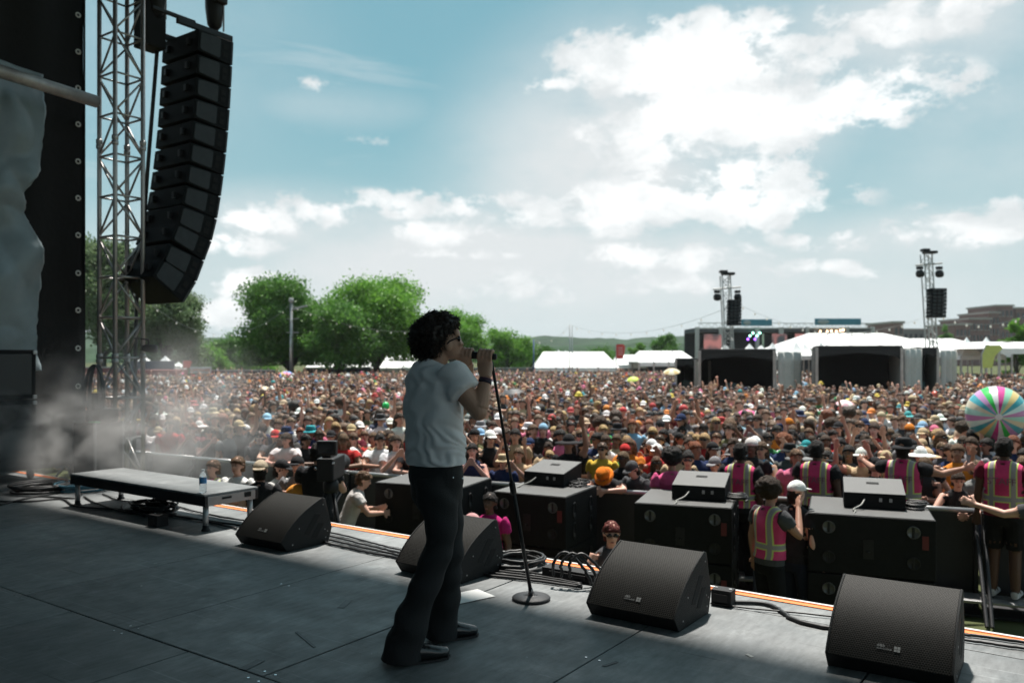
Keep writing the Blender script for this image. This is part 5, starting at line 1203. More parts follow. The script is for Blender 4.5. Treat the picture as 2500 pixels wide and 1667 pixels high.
for d, x, y, px, b in REST:
    far = d > 30; tank = 1 if cr.random() < .3 else 0; pose = pick(cr, POSE_W); D = LIB[pose, tank]; v, t, lb = D['low'][1 if far else 0]
    sc_ = pick(cr, SHIRT_W); hd_ = pick(cr, HEAD_W); ishat = 'cap' in hd_ or 'hat' in hd_; hc_ = pick(cr, HAT_W if ishat else HAIR_W)
    sk = jit(cr, SKINS[cr.choices(range(7), SKIN_W)[0]], .1); cols = np.array([sk, jit(cr, PAL[sc_]), PANTS[cr.randrange(5)], (.05, .05, .05)])
    hv, ht = (FARH if (far or d > 24) else NEARH)[hd_]
    Rm = np.array(D['rot']); hv = hv @ Rm.T + np.array(D['head'])
    vv = np.vstack((v, hv)); c = np.vstack((cols[np.array(lb)], np.tile(jit(cr, PAL[hc_] if ishat else HAIRC[hc_]), (len(hv), 1)))); tt = np.vstack((t, ht + len(v)))
    fa = -math.atan2(x + 3.0, y - 3.4) + cr.gauss(0, .35); s = cr.gauss(1.71, .08) / 1.76; ca, sa = math.cos(fa) * s, math.sin(fa) * s
    w = np.empty_like(vv); w[:, 0] = vv[:, 0] * ca - vv[:, 1] * sa + x; w[:, 1] = vv[:, 0] * sa + vv[:, 1] * ca + y; w[:, 2] = vv[:, 2] * s + GZ
    VV.append(w); TT.append(tt + off); CC.append(c); off += len(vv)
VV = np.vstack(VV).astype(np.float32); TT = np.vstack(TT).astype(np.int32); CC = np.vstack(CC)
me = bpy.data.meshes.new('crowd'); me.vertices.add(len(VV)); me.vertices.foreach_set('co', VV.ravel()); nt_ = len(TT); me.loops.add(nt_ * 3); me.loops.foreach_set('vertex_index', TT.ravel()); me.polygons.add(nt_); me.polygons.foreach_set('loop_start', np.arange(0, nt_ * 3, 3, dtype=np.int32)); me.update(calc_edges=True)
ca_ = me.attributes.new('col', 'FLOAT_COLOR', 'POINT'); ca_.data.foreach_set('color', np.hstack((CC, np.ones((len(CC), 1)))).astype(np.float32).ravel())
me.polygons.foreach_set('use_smooth', np.ones(nt_, dtype=bool)); me.materials.append(mat('crowd_colours', (1, 1, 1), .75, .08, 3, attr='col'))
o = link('crowd', me); tag(o, 'dense festival crowd filling the field back to the tents and trees', 'crowd', kind='stuff')
print('CROWD', len(IND), len(REST), nt_)
# ================================================================== background: trees, tents, towers, far stages, buildings
bark = mat('bark', (.06, .048, .038), .9, .3, 4, .6, 12)
leafA = leaf_mat('leaf_bright', (.085, .225, .025), (.18, .36, .055)); leafB = leaf_mat('leaf_deep', (.055, .15, .028), (.115, .25, .045)); leafC = leaf_mat('leaf_grey', (.085, .14, .06), (.15, .21, .10))
def tree(px, pytop, dep, wpx, label, lm, seed, pybase=None, trunk=True, n=230, per=125, leaf=.225, name='tree', low=.22, cat='tree'):
    r = random.Random(seed); nr = np.random.RandomState(seed); b = P(px, 900, dep); b.z = GZ; H = P(px, pytop, dep).z - GZ; W = wpx / FPX * dep / 2
    t = thing(name, label, cat, b, 0, None)
    # lumps that give the crown its uneven outline
    lumps = []
    for k in range(15):
        a = r.uniform(0, 6.28); v = r.uniform(0, 1) ** .8; rad = W * (1 - .75 * abs(v - .38) ** 1.3) * r.uniform(.45, .74)
        z = H * (low + .06 + (1 - low - .16) * v); lumps.append((math.cos(a) * rad, math.sin(a) * rad, z, W * r.uniform(.28, .46) * (1 - .25 * v)))
    lumps.append((0, 0, H - W * .34, W * .38)); lumps.append((W * .6, 0, H * .5, W * .36)); lumps.append((-W * .6, 0, H * .5, W * .36))
    cen = []
    for k in range(n):
        x, y, z, q = lumps[k % len(lumps)]; d = nr.normal(size=3); d /= np.linalg.norm(d); q2 = q * (.55 + .5 * r.random()); cen.append((x + d[0] * q2, y + d[1] * q2, min(H, z + d[2] * q2 * .85)))
    cen = np.array(cen); C = np.repeat(cen, per, axis=0); m = len(C); cr_ = W * .10
    C = C + nr.normal(size=(m, 3)) * cr_ * np.array([1, 1, .8]); C[:, 2] = np.maximum(C[:, 2], H * (low - .05))
    u = nr.normal(size=(m, 3)); u /= np.linalg.norm(u, axis=1)[:, None]; w = nr.normal(size=(m, 3)); w -= u * (w * u).sum(1)[:, None]; w /= np.linalg.norm(w, axis=1)[:, None]
    s = (leaf * nr.uniform(.6, 1.3, m))[:, None]; V = np.stack((C - u * s * .6, C + w * s * .32, C + u * s * .6, C - w * s * .32), axis=1).reshape(-1, 3)
    me = bpy.data.meshes.new('crown'); me.vertices.add(len(V)); me.vertices.foreach_set('co', V.astype(np.float32).ravel()); me.loops.add(m * 4); me.loops.foreach_set('vertex_index', np.arange(m * 4, dtype=np.int32)); me.polygons.add(m); me.polygons.foreach_set('loop_start', np.arange(0, m * 4, 4, dtype=np.int32)); me.update(calc_edges=True); me.materials.append(lm)
    link('crown', me, t)
    q = MB(); q.tube([(0, 0, 0), (.05 * W * .2, 0, H * .12), (.02, .05, H * .3), (0, 0, H * .55), (.1, 0, H * .8)], [W * .085, W * .065, W * .05, W * .034, W * .012], 9)
    for x, y, z, rr0 in lumps[:11]: q.tube([(0, 0, H * .2), (x * .35, y * .35, H * .2 + (z - H * .2) * .5), (x * .9, y * .9, z)], [W * .036, W * .024, W * .008], 6)
    q.build('trunk', bark, t, True); return t
tree(405, 706, 78, 210, 'grey-green tree between the loudspeaker column and the open sky', leafC, 1, n=260)
tree(250, 575, 78, 280, 'tall pale tree seen through the truss tower', leafC, 2, n=260, leaf=.3)
tree(708, 694, 70, 280, 'dark green tree behind the lamp post', leafB, 3, n=420, low=.30)
tree(828, 742, 68, 215, 'low deep green tree between the lamp post tree and the bright tree', leafB, 4, n=330, low=.33)
tree(918, 690, 72, 280, 'bright green tree rising left of the singer\'s head', leafA, 5, n=420, low=.33)
tree(1104, 756, 100, 180, 'bright green tree just behind the singer\'s head', leafA, 6, n=220, low=.2)
tree(1240, 806, 104, 145, 'rounded green tree right of the singer\'s microphone', leafA, 7, n=200, low=.1)
tree(1625, 815, 120, 82, 'dark round tree beyond the white tents', leafB, 8, n=120, low=.1)
tree(1560, 838, 118, 60, 'small green tree beyond the gap between white tents', leafA, 9, n=90, low=.1)
tree(2002, 818, 92, 54, 'small light green tree in front of the lit far stage', leafA, 10, n=110, low=.1, leaf=.2)
tree(2482, 783, 70, 84, 'bright green tree in front of the brick building', leafA, 12, n=130, low=.1)
tree(2310, 796, 150, 48, 'small dark tree at the foot of the near brick building', leafB, 13, n=80, low=.1)
for k, (px, py, w, lm, lab) in enumerate(((500, 838, 130, leafA, 'light green bush left of the dark trees'), (560, 815, 120, leafB, 'darker bush against the dark tree'), (615, 860, 140, leafA, 'low light bush below the dark tree'), (445, 868, 110, leafC, 'grey-green bush behind the food stand sign'), (1320, 850, 110, leafB, 'low bush behind the long white tent'), (1470, 852, 150, leafB, 'low wide bush behind the white tents'))):
    tree(px, py, 92 + 4 * k, w, lab, lm, 20 + k, n=110, low=.04, name='bush', cat='bush')

# ---- tents
def peak_tent(px, pypeak, pyeave, wpx, dep, label, rz=0.0, group=None, wall=False):
    b = P(px, 900, dep); zp = P(px, pypeak, dep).z; ze = P(px, pyeave, dep).z; w = wpx / FPX * dep; t = thing('peaked_tent', label, 'tent', (b.x, b.y, GZ), YAW + rz, group)
    q = MB(); rs = []
    for f in (1, .75, .5, .28, .1, .012):
        z = ze - GZ + (zp - ze) * (1 - f) ** 1.55; hw = w / 2 * f; rs.append([Vector((x * hw, y * hw, z)) for x, y in ((-1, -1), (0, -1), (1, -1), (1, 0), (1, 1), (0, 1), (-1, 1), (-1, 0))])
    q.rings(rs, False); q.rings([[v for v in rs[0]], [v - Vector((0, 0, .28)) for v in rs[0]]], False); q.build('canopy', white_vinyl, t)
    for x in (-1, 1):
        for y in (-1, 1): q = MB(); q.tube([(x * w * .49, y * w * .49, 0), (x * w * .49, y * w * .49, ze - GZ)], .045, 6); q.build('leg', alu, t)
    return t
def hall_tent(x0, x1, pyr, pye, dep, depth, label, hip=.12, ribs=3, slant=0.0, wall=None):
    a = P(x0, 900, dep); b = P(x1, 900, dep); zr = P((x0 + x1) / 2, pyr, dep).z - GZ; ze = P((x0 + x1) / 2, pye, dep).z - GZ; L0 = (b - a).length; t = thing('marquee', label, 'tent', (a.x, a.y, GZ), YAW)
    h = L0 * hip; q = MB(); z2 = zr + slant
    q.add([(0, 0, ze), (L0, 0, ze), (L0, depth, ze), (0, depth, ze), (h, depth * .5, zr), (L0 - h, depth * .5, z2)], [(0, 1, 5, 4), (2, 3, 4, 5), (1, 2, 5), (3, 0, 4)])
    q.add([(0, -.01, ze), (L0, -.01, ze), (L0, -.01, ze - .35), (0, -.01, ze - .35)], [(0, 1, 2, 3)]); q.build('canopy', white_vinyl, t)
    for k in range(ribs + 2):
        f = k / (ribs + 1); q = MB(); q.box((L0 * f, 0.02, ze / 2), (.12, .12, ze), .01); q.build('leg', alu, t)
        if 0 < k < ribs + 1: q = MB(); q.tube([(L0 * f, 0, ze + .01), (h + (L0 - 2 * h) * f, depth * .5, zr + (z2 - zr) * f + .02)], .05, 6); q.build('rib', alu, t)
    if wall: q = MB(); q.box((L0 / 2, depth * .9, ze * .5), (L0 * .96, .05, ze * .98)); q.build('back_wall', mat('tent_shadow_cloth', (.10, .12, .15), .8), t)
    return t
TG = 'small peaked white tents'
peak_tent(352, 868, 893, 62, 62, 'white peaked tent nearest the truss tower', group=TG)
peak_tent(404, 868, 893, 52, 63, 'second white peaked tent from the truss tower', group=TG)
peak_tent(436, 882, 896, 30, 65, 'smallest white tent by the red banner', group=TG)
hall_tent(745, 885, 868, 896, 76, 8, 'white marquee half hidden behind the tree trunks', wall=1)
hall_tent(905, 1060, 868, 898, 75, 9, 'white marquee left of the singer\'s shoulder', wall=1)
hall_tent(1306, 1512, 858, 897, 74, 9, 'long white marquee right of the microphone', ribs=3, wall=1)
peak_tent(1364, 853, 868, 24, 86, 'tiny white tent tip above the long marquee', group=TG); peak_tent(1380, 855, 868, 22, 88, 'second tiny white tent tip above the long marquee', group=TG)
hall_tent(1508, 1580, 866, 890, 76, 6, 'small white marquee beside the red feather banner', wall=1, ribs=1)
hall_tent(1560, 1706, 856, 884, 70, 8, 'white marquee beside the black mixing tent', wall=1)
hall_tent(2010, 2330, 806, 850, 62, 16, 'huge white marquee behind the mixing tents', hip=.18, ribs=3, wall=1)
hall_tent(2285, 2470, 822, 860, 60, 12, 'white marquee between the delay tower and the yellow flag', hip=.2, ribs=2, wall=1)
for px, py, lab in ((1770, 840, 'over the black mixing tent'), (1830, 838, 'over the middle of the black mixing tent'), (1858, 842, 'over the end of the black mixing tent'), (1886, 836, 'at the corner of the black mixing tent'), (1910, 842, 'beside the drapes of the mixing tent'), (1943, 835, 'between the two mixing tents'), (1964, 838, 'left of the small green tree'), (2004, 834, 'right of the small green tree'), (2018, 838, 'against the huge marquee'), (2360, 822, 'nearest the delay tower'), (2408, 822, 'behind the yellow flag')):
    peak_tent(px, py, 868 if 1905 < px < 1980 or px > 2300 else 862, 60 if 1905 < px < 1980 or px > 2300 else 44, 56, f'pointed white tent tip {lab}', group=TG)
gt = hall_tent(2440, 2640, 832, 850, 50, 8, 'grey tent at the picture edge under the brick building', ribs=1)
# ---- front-of-house: two black open tents with pale side drapes
blk = mat('black_vinyl', (.010, .010, .011), .7, .2, 2); side_cloth = mat('pale_side_drape', (.42, .42, .40), .8, .2, 1.5, .4, 5)
def mix_tent(x0, x1, py0, py1, dep, depth, label):
    a = P(x0, 900, dep); b = P(x1, 900, dep); ze = P(x0, py0, dep).z - GZ; sk = R_(18); rx = (x1 - 1250) / FPX; L0 = (rx * dep - a.dot(RIGHT)) / (math.cos(sk) + rx * math.sin(sk)); t = thing('mixing_tent', label, 'tent', (a.x, a.y, GZ), YAW - sk)
    q = MB(); q.box((L0 / 2, depth / 2, ze), (L0, depth, .16), .02); q.prism([(x, z + ze - .08) for x, z in [(0, 0), (L0, 0), (L0, -.55), (L0 * .92, -.32), (L0 * .5, -.16), (L0 * .08, -.32), (0, -.55)]], -.02, .02, 1)
    q.build('roof', blk, t)
    q = MB(); q.box((L0 / 2, depth - .1, ze / 2), (L0, .06, ze), .0); q.build('back_wall', blk, t)
    for x in (.0, L0): q = MB(); q.box((x, depth / 2 + .2, ze / 2), (.06, depth - .3, ze - .2)); q.build('side_wall', blk if x == 0 else side_cloth, t)
    q = MB(); q.box((L0 / 2, depth / 2, .35), (L0 - .2, depth, .7)); q.build('platform', blk, t)
    for x in (.04, L0 - .04): q = MB(); q.box((x, 0, ze / 2), (.12, .12, ze), .01); q.build('leg', alu, t)
    q = MB(); [q.box((L0 * f, depth * .4, 1.15), (L0 * .16, .6, .5), .03) for f in (.3, .52, .74)]; q.build('mixing_desk', black_paint, t)
    q = MB(); q.box((L0 * .4, depth * .4 - .1, 1.55), (.5, .05, .35), .01); q.build('monitor', mat('desk_screen', (.02, .1, .12), .2), t)
    def fn(u, v): return (L0 + .1 + .9 * u + .15 * math.sin(u * 14), .2 + depth * .5 * u, .3 + (ze - .35) * v - .0)
    q = wavy_sheet(fn, 24, 6, .02); q.build('side_drape', side_cloth, t, True)
    return t
mix_tent(1706, 1893, 856, 945, 38, 5, 'black open-sided mixing tent next to the white marquee')
mix_tent(1992, 2204, 848, 945, 38, 5, 'wider black open-sided mixing tent below the huge marquee')
mix_tent(2234, 2292, 852, 940, 40, 4, 'narrow dark camera tent at the foot of the tall delay tower')
mix_tent(1648, 1700, 878, 935, 42, 4, 'narrow dark tent with netting left of the mixing tents')
# ---- delay towers
def delay_tower(px, pytop, pxb, dep, sw, apx, apy0, apy1, aw, hpx, label, light_dy):
    b = P(pxb, 900, dep); b.z = GZ; top = P(px, pytop, dep); H = top.z - GZ; t = thing('delay_tower', label, 'tower', b)
    t.rotation_euler = (0, 0, YAW); lean = (P(px, pytop, dep) - P(pxb, pytop, dep)).length / H * (1 if px > pxb else -1)
    s = sw / FPX * dep; Sx = Matrix.Identity(4); Sx[0][2] = lean
    q0 = 14; r = .035
    for i, (x, y) in enumerate(((-s / 2, 0), (s / 2, 0), (s / 2, s), (-s / 2, s))):
        q = MB(); q.T = Sx; q.tube([(x, y, 0), (x, y, H)], r, 6); q.build('chord', far_alu, t)
    n = int(H / (s * .8)); hb = None
    for i in range(n):
        z0 = i * H / n; z1 = (i + 1) * H / n; q = MB(); q.T = Sx
        w = 1 if i % 2 else -1; q.tube([(-s / 2 * w, 0, z0), (s / 2 * w, 0, z1)], r * .55, 5); q.tube([(-s / 2, 0, z0), (s / 2, 0, z0)], r * .5, 5); q.tube([(s / 2, s * (i % 2), z0), (s / 2, s * (1 - i % 2), z1)], r * .5, 5); q.tube([(s / 2 * w, s, z0), (-s / 2 * w, s, z1)], r * .5, 5); q.build('lacing', far_alu, t)
    hz = (CAMZ - (hpx - 870) / FPX * dep) - GZ
    q = MB(); q.T = Sx; q.tube([(-s * 1.7, 0, hz), (s * 1.7, 0, hz + .12)], .05, 6); q.build('cross_arm', far_alu, t)
    for sg in (-1, 1):
        q = MB(); q.T = Sx @ Matrix.Translation((sg * s * 1.25, -.05, hz - .38)); q.box((0, 0, .24), (.30, .22, .16), .03); q.lathe([(.10, -.26), (.2, -.2), (.22, -.02), (.14, .12)], n=12); q.build('moving_light', black_metal, t, True)
    q = MB(); q.T = Sx @ Matrix.Translation((0, 0, H)); q.box((.1, 0, .08), (s * 1.5, .5, .14), .03); q.box((-.15, 0, .2), (s * .9, .4, .14), .03); q.build('head_block', black_metal, t)
    z1, z0 = (CAMZ - (apy0 - 870) / FPX * dep) - GZ, (CAMZ - (apy1 - 870) / FPX * dep) - GZ; axx = (P(apx, 0, dep) - P(pxb, 0, dep)).dot(RIGHT); wv = aw / FPX * dep; nb = 8; hh = (z1 - z0) / nb
    for k in range(nb):
        q = MB(); z = z0 + k * hh; o2 = .10 * ((k - nb + 1) / nb) ** 2; q.box((axx, -.55 - .0 + o2, z + hh / 2), (wv, .55, hh - .02), .02); c = q.build('array_cabinet', cab_m, t)
        q = MB(); [q.box((axx + f * wv, -.84 + o2, z + hh / 2), (wv * .22, .03, hh * .6), .01) for f in (-.3, 0, .3)]; q.build('horn', plate_m, c)
    return t
delay_tower(1773, 672, 1788, 46, 20, 1786, 733, 796, 30, 706, 'shorter delay tower with a black loudspeaker column above the mixing tent', 0)
delay_tower(2266, 620, 2288, 44, 19, 2274, 706, 777, 37, 648, 'taller delay tower with a black loudspeaker column by the huge marquee', 0)
# ---- far stages with screens, blue banners and lamp arrays
blue_ban = mat('blue_banner', (.05, .20, .28), .6, .2, .4)
def screen_mat(nm, seed):
    m = bpy.data.materials.new(nm); m.use_nodes = True; nt = m.node_tree; N = nt.nodes; L = nt.links; b = N['Principled BSDF']; b.inputs['Base Color'].default_value = (.01, .01, .01, 1)
    tc = N.new('ShaderNodeTexCoord'); mp = N.new('ShaderNodeMapping'); L.new(tc.outputs['Object'], mp.inputs[0]); mp.inputs['Location'].default_value = (seed, seed, 0); nz = N.new('ShaderNodeTexNoise'); nz.inputs['Scale'].default_value = .55; nz.inputs['Detail'].default_value = 3; L.new(mp.outputs[0], nz.inputs[0])
    r = N.new('ShaderNodeValToRGB'); L.new(nz.outputs[0], r.inputs[0]); r.color_ramp.elements[0].position = .38; r.color_ramp.elements[0].color = (.03, .035, .04, 1); r.color_ramp.elements[1].position = .62; r.color_ramp.elements[1].color = (.30, .12, .11, 1); L.new(r.outputs[0], b.inputs['Emission Color']); b.inputs['Emission Strength'].default_value = .7; return m
lampw = mat('stage_lamp_warm', (.9, .7, .5), .4, .02, emit=(1, .62, .35), es=4.0); lampg = mat('stage_lamp_green', (.5, .9, .7), .4, .02, emit=(.4, 1, .75), es=3.0); lampv = mat('stage_lamp_violet', (.4, .2, .9), .4, .02, emit=(.35, .1, 1), es=3.0)
def far_stage(x0, x1, pyt, dep, screens, banner, lamps, label, seed):
    a = P(x0, 900, dep); b = P(x1, 900, dep); L0 = (b - a).length; k = dep / FPX; zt = P(x0, pyt, dep).z - GZ; t = thing('far_stage', label, 'stage', (a.x, a.y, GZ), YAW)
    X = lambda px: (px - x0) * k
    Z = lambda py: CAMZ - (py - 870) * k - GZ
    q = MB(); q.box((L0 / 2, 4, zt - .4), (L0, 8, .6)); q.build('roof', mat('far_stage_grey', (.06, .065, .075), .8, .2), t)
    q = MB(); q.box((L0 / 2, 8, zt / 2), (L0, .2, zt - .7)); q.build('back_wall', mat('far_stage_dark', (.022, .024, .03), .9, .3, .3), t)
    q = MB(); q.box((L0 / 2, 4, .8), (L0, 8, 1.6)); q.build('deck', mat('far_stage_dark', (.02, .02, .03)), t)
    for f in (0, .28, .72, 1.0):
        q = MB(); q.box((L0 * f, 0, zt / 2), (.5, .5, zt), .05); q.build('column', steel, t)
    q = MB()
    for i in range(int(L0 / .9)): x = i * .9; q.tube([(x, -.3, zt - .2), (x + .45, -.3, zt + .5), (x + .9, -.3, zt - .2)], .05, 4)
    q.tube([(0, -.3, zt + .5), (L0, -.3, zt + .5)], .06, 5); q.tube([(0, -.3, zt - .2), (L0, -.3, zt - .2)], .06, 5); q.build('truss', far_alu, t)
    for i, (sx0, sx1, sy0, sy1) in enumerate(screens):
        q = MB(); q.box((X((sx0 + sx1) / 2), -.6, Z((sy0 + sy1) / 2)), ((sx1 - sx0) * k, .2, (sy1 - sy0) * k)); q.build('video_screen', screen_mat(f'screen{seed}{i}', seed + 2.3 * i), t)
    bx0, bx1, by0, by1 = banner; q = MB(); q.box((X((bx0 + bx1) / 2), -.8, Z((by0 + by1) / 2)), ((bx1 - bx0) * k, .15, (by1 - by0) * k), .03); bn = q.build('banner', blue_ban, t)
    q = MB(); q.ell((X(bx0 + (bx1 - bx0) * .18), -.9, Z((by0 + by1) / 2)), ((bx1 - bx0) * k * .13, .08, (by1 - by0) * k * .36), None, 16, 8); q.build('badge', mat('banner_badge', (.30, .34, .36), .6), bn, True)
    for lx, ly, c in lamps:
        q = MB(); q.ell((X(lx), -.4, Z(ly)), (2.6 * k, .1, 2.6 * k), None, 8, 6); q.build('stage_lamp', {'w': lampw, 'g': lampg, 'v': lampv}[c], t, True)
    return t
far_stage(1702, 1905, 798, 108, [(1716, 1758, 816, 862), (1888, 1912, 816, 862)], (1806, 1880, 780, 796), [(1836, 813, 'g'), (1853, 813, 'g'), (1829, 820, 'g'), (1846, 820, 'g'), (1824, 828, 'v'), (1841, 828, 'v')], 'far stage with pink video screens behind the shorter delay tower', 1)
far_stage(1908, 2130, 798, 116, [(1882, 1918, 815, 858), (1938, 1972, 815, 858)], (1984, 2096, 778, 794), [(2000, 809, 'w'), (2017, 809, 'w'), (2027, 808, 'w'), (2039, 809, 'w'), (2049, 807, 'w'), (2056, 806, 'w'), (2017, 817, 'w'), (2030, 816, 'w'), (2039, 817, 'w'), (2056, 816, 'w'), (2022, 824, 'w'), (2031, 824, 'w'), (2049, 823, 'w'), (2056, 823, 'w'), (1993, 817, 'w'), (1986, 825, 'w')], 'far stage with rows of warm lamps and a long blue banner', 2)
# ---- brick buildings on the skyline
brickm = mat('red_brick_far', (.17, .085, .075), .85, .2, .3, .2, 2); winm = mat('window_glass', (.03, .04, .045), .15, .2); trimm = mat('stone_trim', (.3, .27, .25), .8)
def building(x0, x1, pyt, dep, label, ncol, m=brickm, nrow=None):
    a = P(x0, 900, dep); b = P(x1, 900, dep); L0 = (b - a).length; h = P(x0, pyt, dep).z - GZ; t = thing('brick_building', label, 'building', (a.x, a.y, GZ), YAW)
    q = MB(); q.box((L0 / 2, 9, h / 2), (L0, 18, h)); q.build('wall', m, t)
    q = MB(); q.box((L0 / 2, 9, h + .3), (L0 + .8, 18.8, .6)); q.build('roof', trimm, t)
    me_ = None; nrow = nrow or max(2, int(h / 3.6)); cw = L0 / ncol; w = MB(); w.box((0, 0, 0), (cw * .5, .3, 1.9)); me_ = w.mesh('window', winm); s = MB(); s.box((0, -.1, -1.1), (cw * .6, .5, .25)); sm_ = s.mesh('sill', trimm)
    for i in range(ncol):
        for j in range(nrow):
            z = h - 2.3 - j * 3.6
            if z > 6: o = link('window', me_, t, (cw * (i + .5), -.05, z)); link('sill', sm_, o)
    return t
building(2333, 2370, 794, 260, 'lowest brick building step at the start of the row', 4)
building(2366, 2418, 780, 265, 'broad low brick building in the middle of the row', 6)
building(2414, 2440, 765, 270, 'narrow brick building between low and tall blocks', 3)
building(2434, 2473, 748, 280, 'tallest brick tower block on the skyline', 4)
building(2480, 2540, 754, 285, 'brick block cut off by the picture edge', 5)
building(2182, 2205, 789, 240, 'small lone brick block above the huge marquee', 2)
building(2130, 2330, 806, 300, 'long low grey building behind the huge marquee', 16, mat('grey_wall', (.16, .16, .16), .9, .2, .2), 1)
# ---- fence, food stands, signs, poles
dk = mat('dark_hoarding', (.06, .055, .052), .8, .3, .4)
def hoarding(x0, x1, py0, dep, label, m=dk, name='hoarding'):
    a = P(x0, 900, dep); b = P(x1, 900, dep); L0 = (b - a).length; h = P(x0, py0, dep).z - GZ; t = thing(name, label, 'fence', (a.x, a.y, GZ), YAW); n = max(2, int(L0 / 3)); q = MB(); q.box((0, 0, h / 2), (L0 / n - .03, .08, h), .0); pm = q.mesh('panel', m)
    for i in range(n): link('panel', pm, t, (L0 * (i + .5) / n, rnd.uniform(-.02, .02), 0))
    q = MB(); q.box((L0 / 2, 0, h + .04), (L0, .14, .08)); q.build('top_rail', steel, t); return t
hoarding(505, 672, 905, 64, 'dark hoarding between the food stand sign and the lamp post')
hoarding(1040, 1300, 899, 82, 'grey hoarding behind the singer\'s hands', mat('grey_hoarding', (.13, .13, .13), .8, .2, .3))
hoarding(740, 905, 901, 73, 'bluish hoarding below the tree crowns', mat('blue_hoarding', (.05, .055, .075), .8, .2, .3))
hoarding(205, 345, 898, 63, 'maroon hoarding seen through the truss tower', mat('maroon_hoarding', (.16, .03, .035), .8, .2, .3))
fs = thing('food_stand', 'food stand with navy valance and red sides under the white peaked tents', 'stall', P(345, 900, 61) * 1, YAW); fs.location.z = GZ; k72 = 61 / FPX
q = MB(); q.box((48 * k72, 0, 1.0), (100 * k72, 2.5, 2.0)); q.build('counter', mat('stand_red', (.25, .05, .045), .7, .2, 1), fs); q = MB(); q.box((48 * k72, -1.4, 2.35), (104 * k72, .1, .62)); q.build('valance', mat('stand_navy', (.03, .05, .09), .7, .2, 1), fs)
def sign(px0, px1, py0, py1, dep, label, txt, bg, fg, legs=True):
    k = dep / FPX; c = P((px0 + px1) / 2, (py0 + py1) / 2, dep); t = thing('sign_board', label, 'sign', (c.x, c.y, GZ), YAW); w, h = (px1 - px0) * k, (py1 - py0) * k; zc = c.z - GZ
    q = MB(); q.box((0, 0, zc), (w, .12, h), .02); q.build('board', bg, t)
    if txt: me = text_mesh(txt, h * .62, .01); me.materials.append(fg); o = link('lettering', me, t); o.matrix_local = Matrix.Translation((0, -.08, zc)) @ Matrix.Rotation(R_(90), 4, 'X')
    for s in (-1, 1): q = MB(); q.box((s * w * .46, .1, zc / 2), (.16, .16, zc), .01); q.build('post', mat('stand_red', (.25, .05, .045)), t)
    return t
sign(464, 516, 896, 911, 60, 'pale sign board with orange lettering on red posts', 'LEMONADE', mat('sign_pale', (.42, .44, .46), .6, .1), mat('sign_orange', (.55, .16, .04), .6))
def pole(px, py0, dep, r, label, name='lamp_post', arm=None, m=steel):
    b = P(px, 900, dep); b.z = GZ; h = P(px, py0, dep).z - GZ; t = thing(name, label, 'pole', b, YAW); q = MB(); q.tube([(0, 0, 0), (0, 0, h)], [r, r * .75], 10); q.build('shaft', m, t, True)
    if arm:
        q = MB(); q.box((arm, 0, h - .35), (abs(arm) * 1.7, .3, .14), .04, Matrix.Rotation(R_(-14), 3, 'Y')); q.build('lamp_head', mat('lamp_grey', (.3, .3, .3), .5), t)
        q = MB(); q.lathe([(.05, h), (.2, h + .1), (.22, h + .3), (.1, h + .42)], n=10); q.build('bell', mat('lamp_grey', (.3, .3, .3)), t, True)
        for z in (.55, .40): q = MB(); q.box((.1, 0, h * z + 2.0), (1.0, .06, .06), .01); q.build('cross_arm', steel, t)
    return t
pole(711, 740, 66, .16, 'pale lamp post with an angled lamp head in front of the dark tree', arm=.7)
pole(1391, 792, 64, .06, 'thin pale pole rising over the long white marquee', 'thin_pole'); pole(1397, 794, 64, .05, 'second thin pale pole right beside the first', 'thin_pole'); pole(1303, 828, 66, .07, 'thin blue pole at the end of the long white marquee', 'thin_pole', m=mat('blue_pole', (.05, .09, .2), .5))
def feather(px, py0, py1, dep, c, label, lean=.0, txt=False):
    k = dep / FPX; b = P(px, py1, dep); h = (py1 - py0) * k; t = thing('feather_flag', label, 'flag', (b.x, b.y, GZ), YAW); z0 = b.z - GZ
    q = MB(); q.tube([(0, 0, 0), (0, 0, z0 + h * .6), (lean * .6, 0, z0 + h), (lean, 0, z0 + h * 1.02)], .03, 6); q.build('mast', steel, t)
    o = [(0, 0), (.5, 0), (.62, .5), (.66 + lean, .86), (.5 + lean, 1.0), (lean * .6, .98), (0, .6)]; q = MB(); q.prism([(x, z0 + y * h) for x, y in o], -.012, .012, 1); q.build('flag', c, t)
    if txt: q = MB(); [q.box((.32, -.02, z0 + h * f), (.34, .02, h * .06), .005) for f in (.3, .45, .6, .75)]; q.build('print', mat('pale_print', (.6, .4, .38), .7), t)
feather(1504, 840, 876, 60, mat('red_flag', (.55, .06, .05), .6, .1), 'red feather banner between the white marquees', txt=True)
feather(2397, 842, 898, 40, mat('yellow_flag', (.55, .60, .16), .6, .1), 'yellow green feather flag in front of the white marquee', lean=.35)
feather(446, 880, 898, 60, mat('red_flag', (.55, .06, .05)), 'small red banner between the peaked tents and the sign')
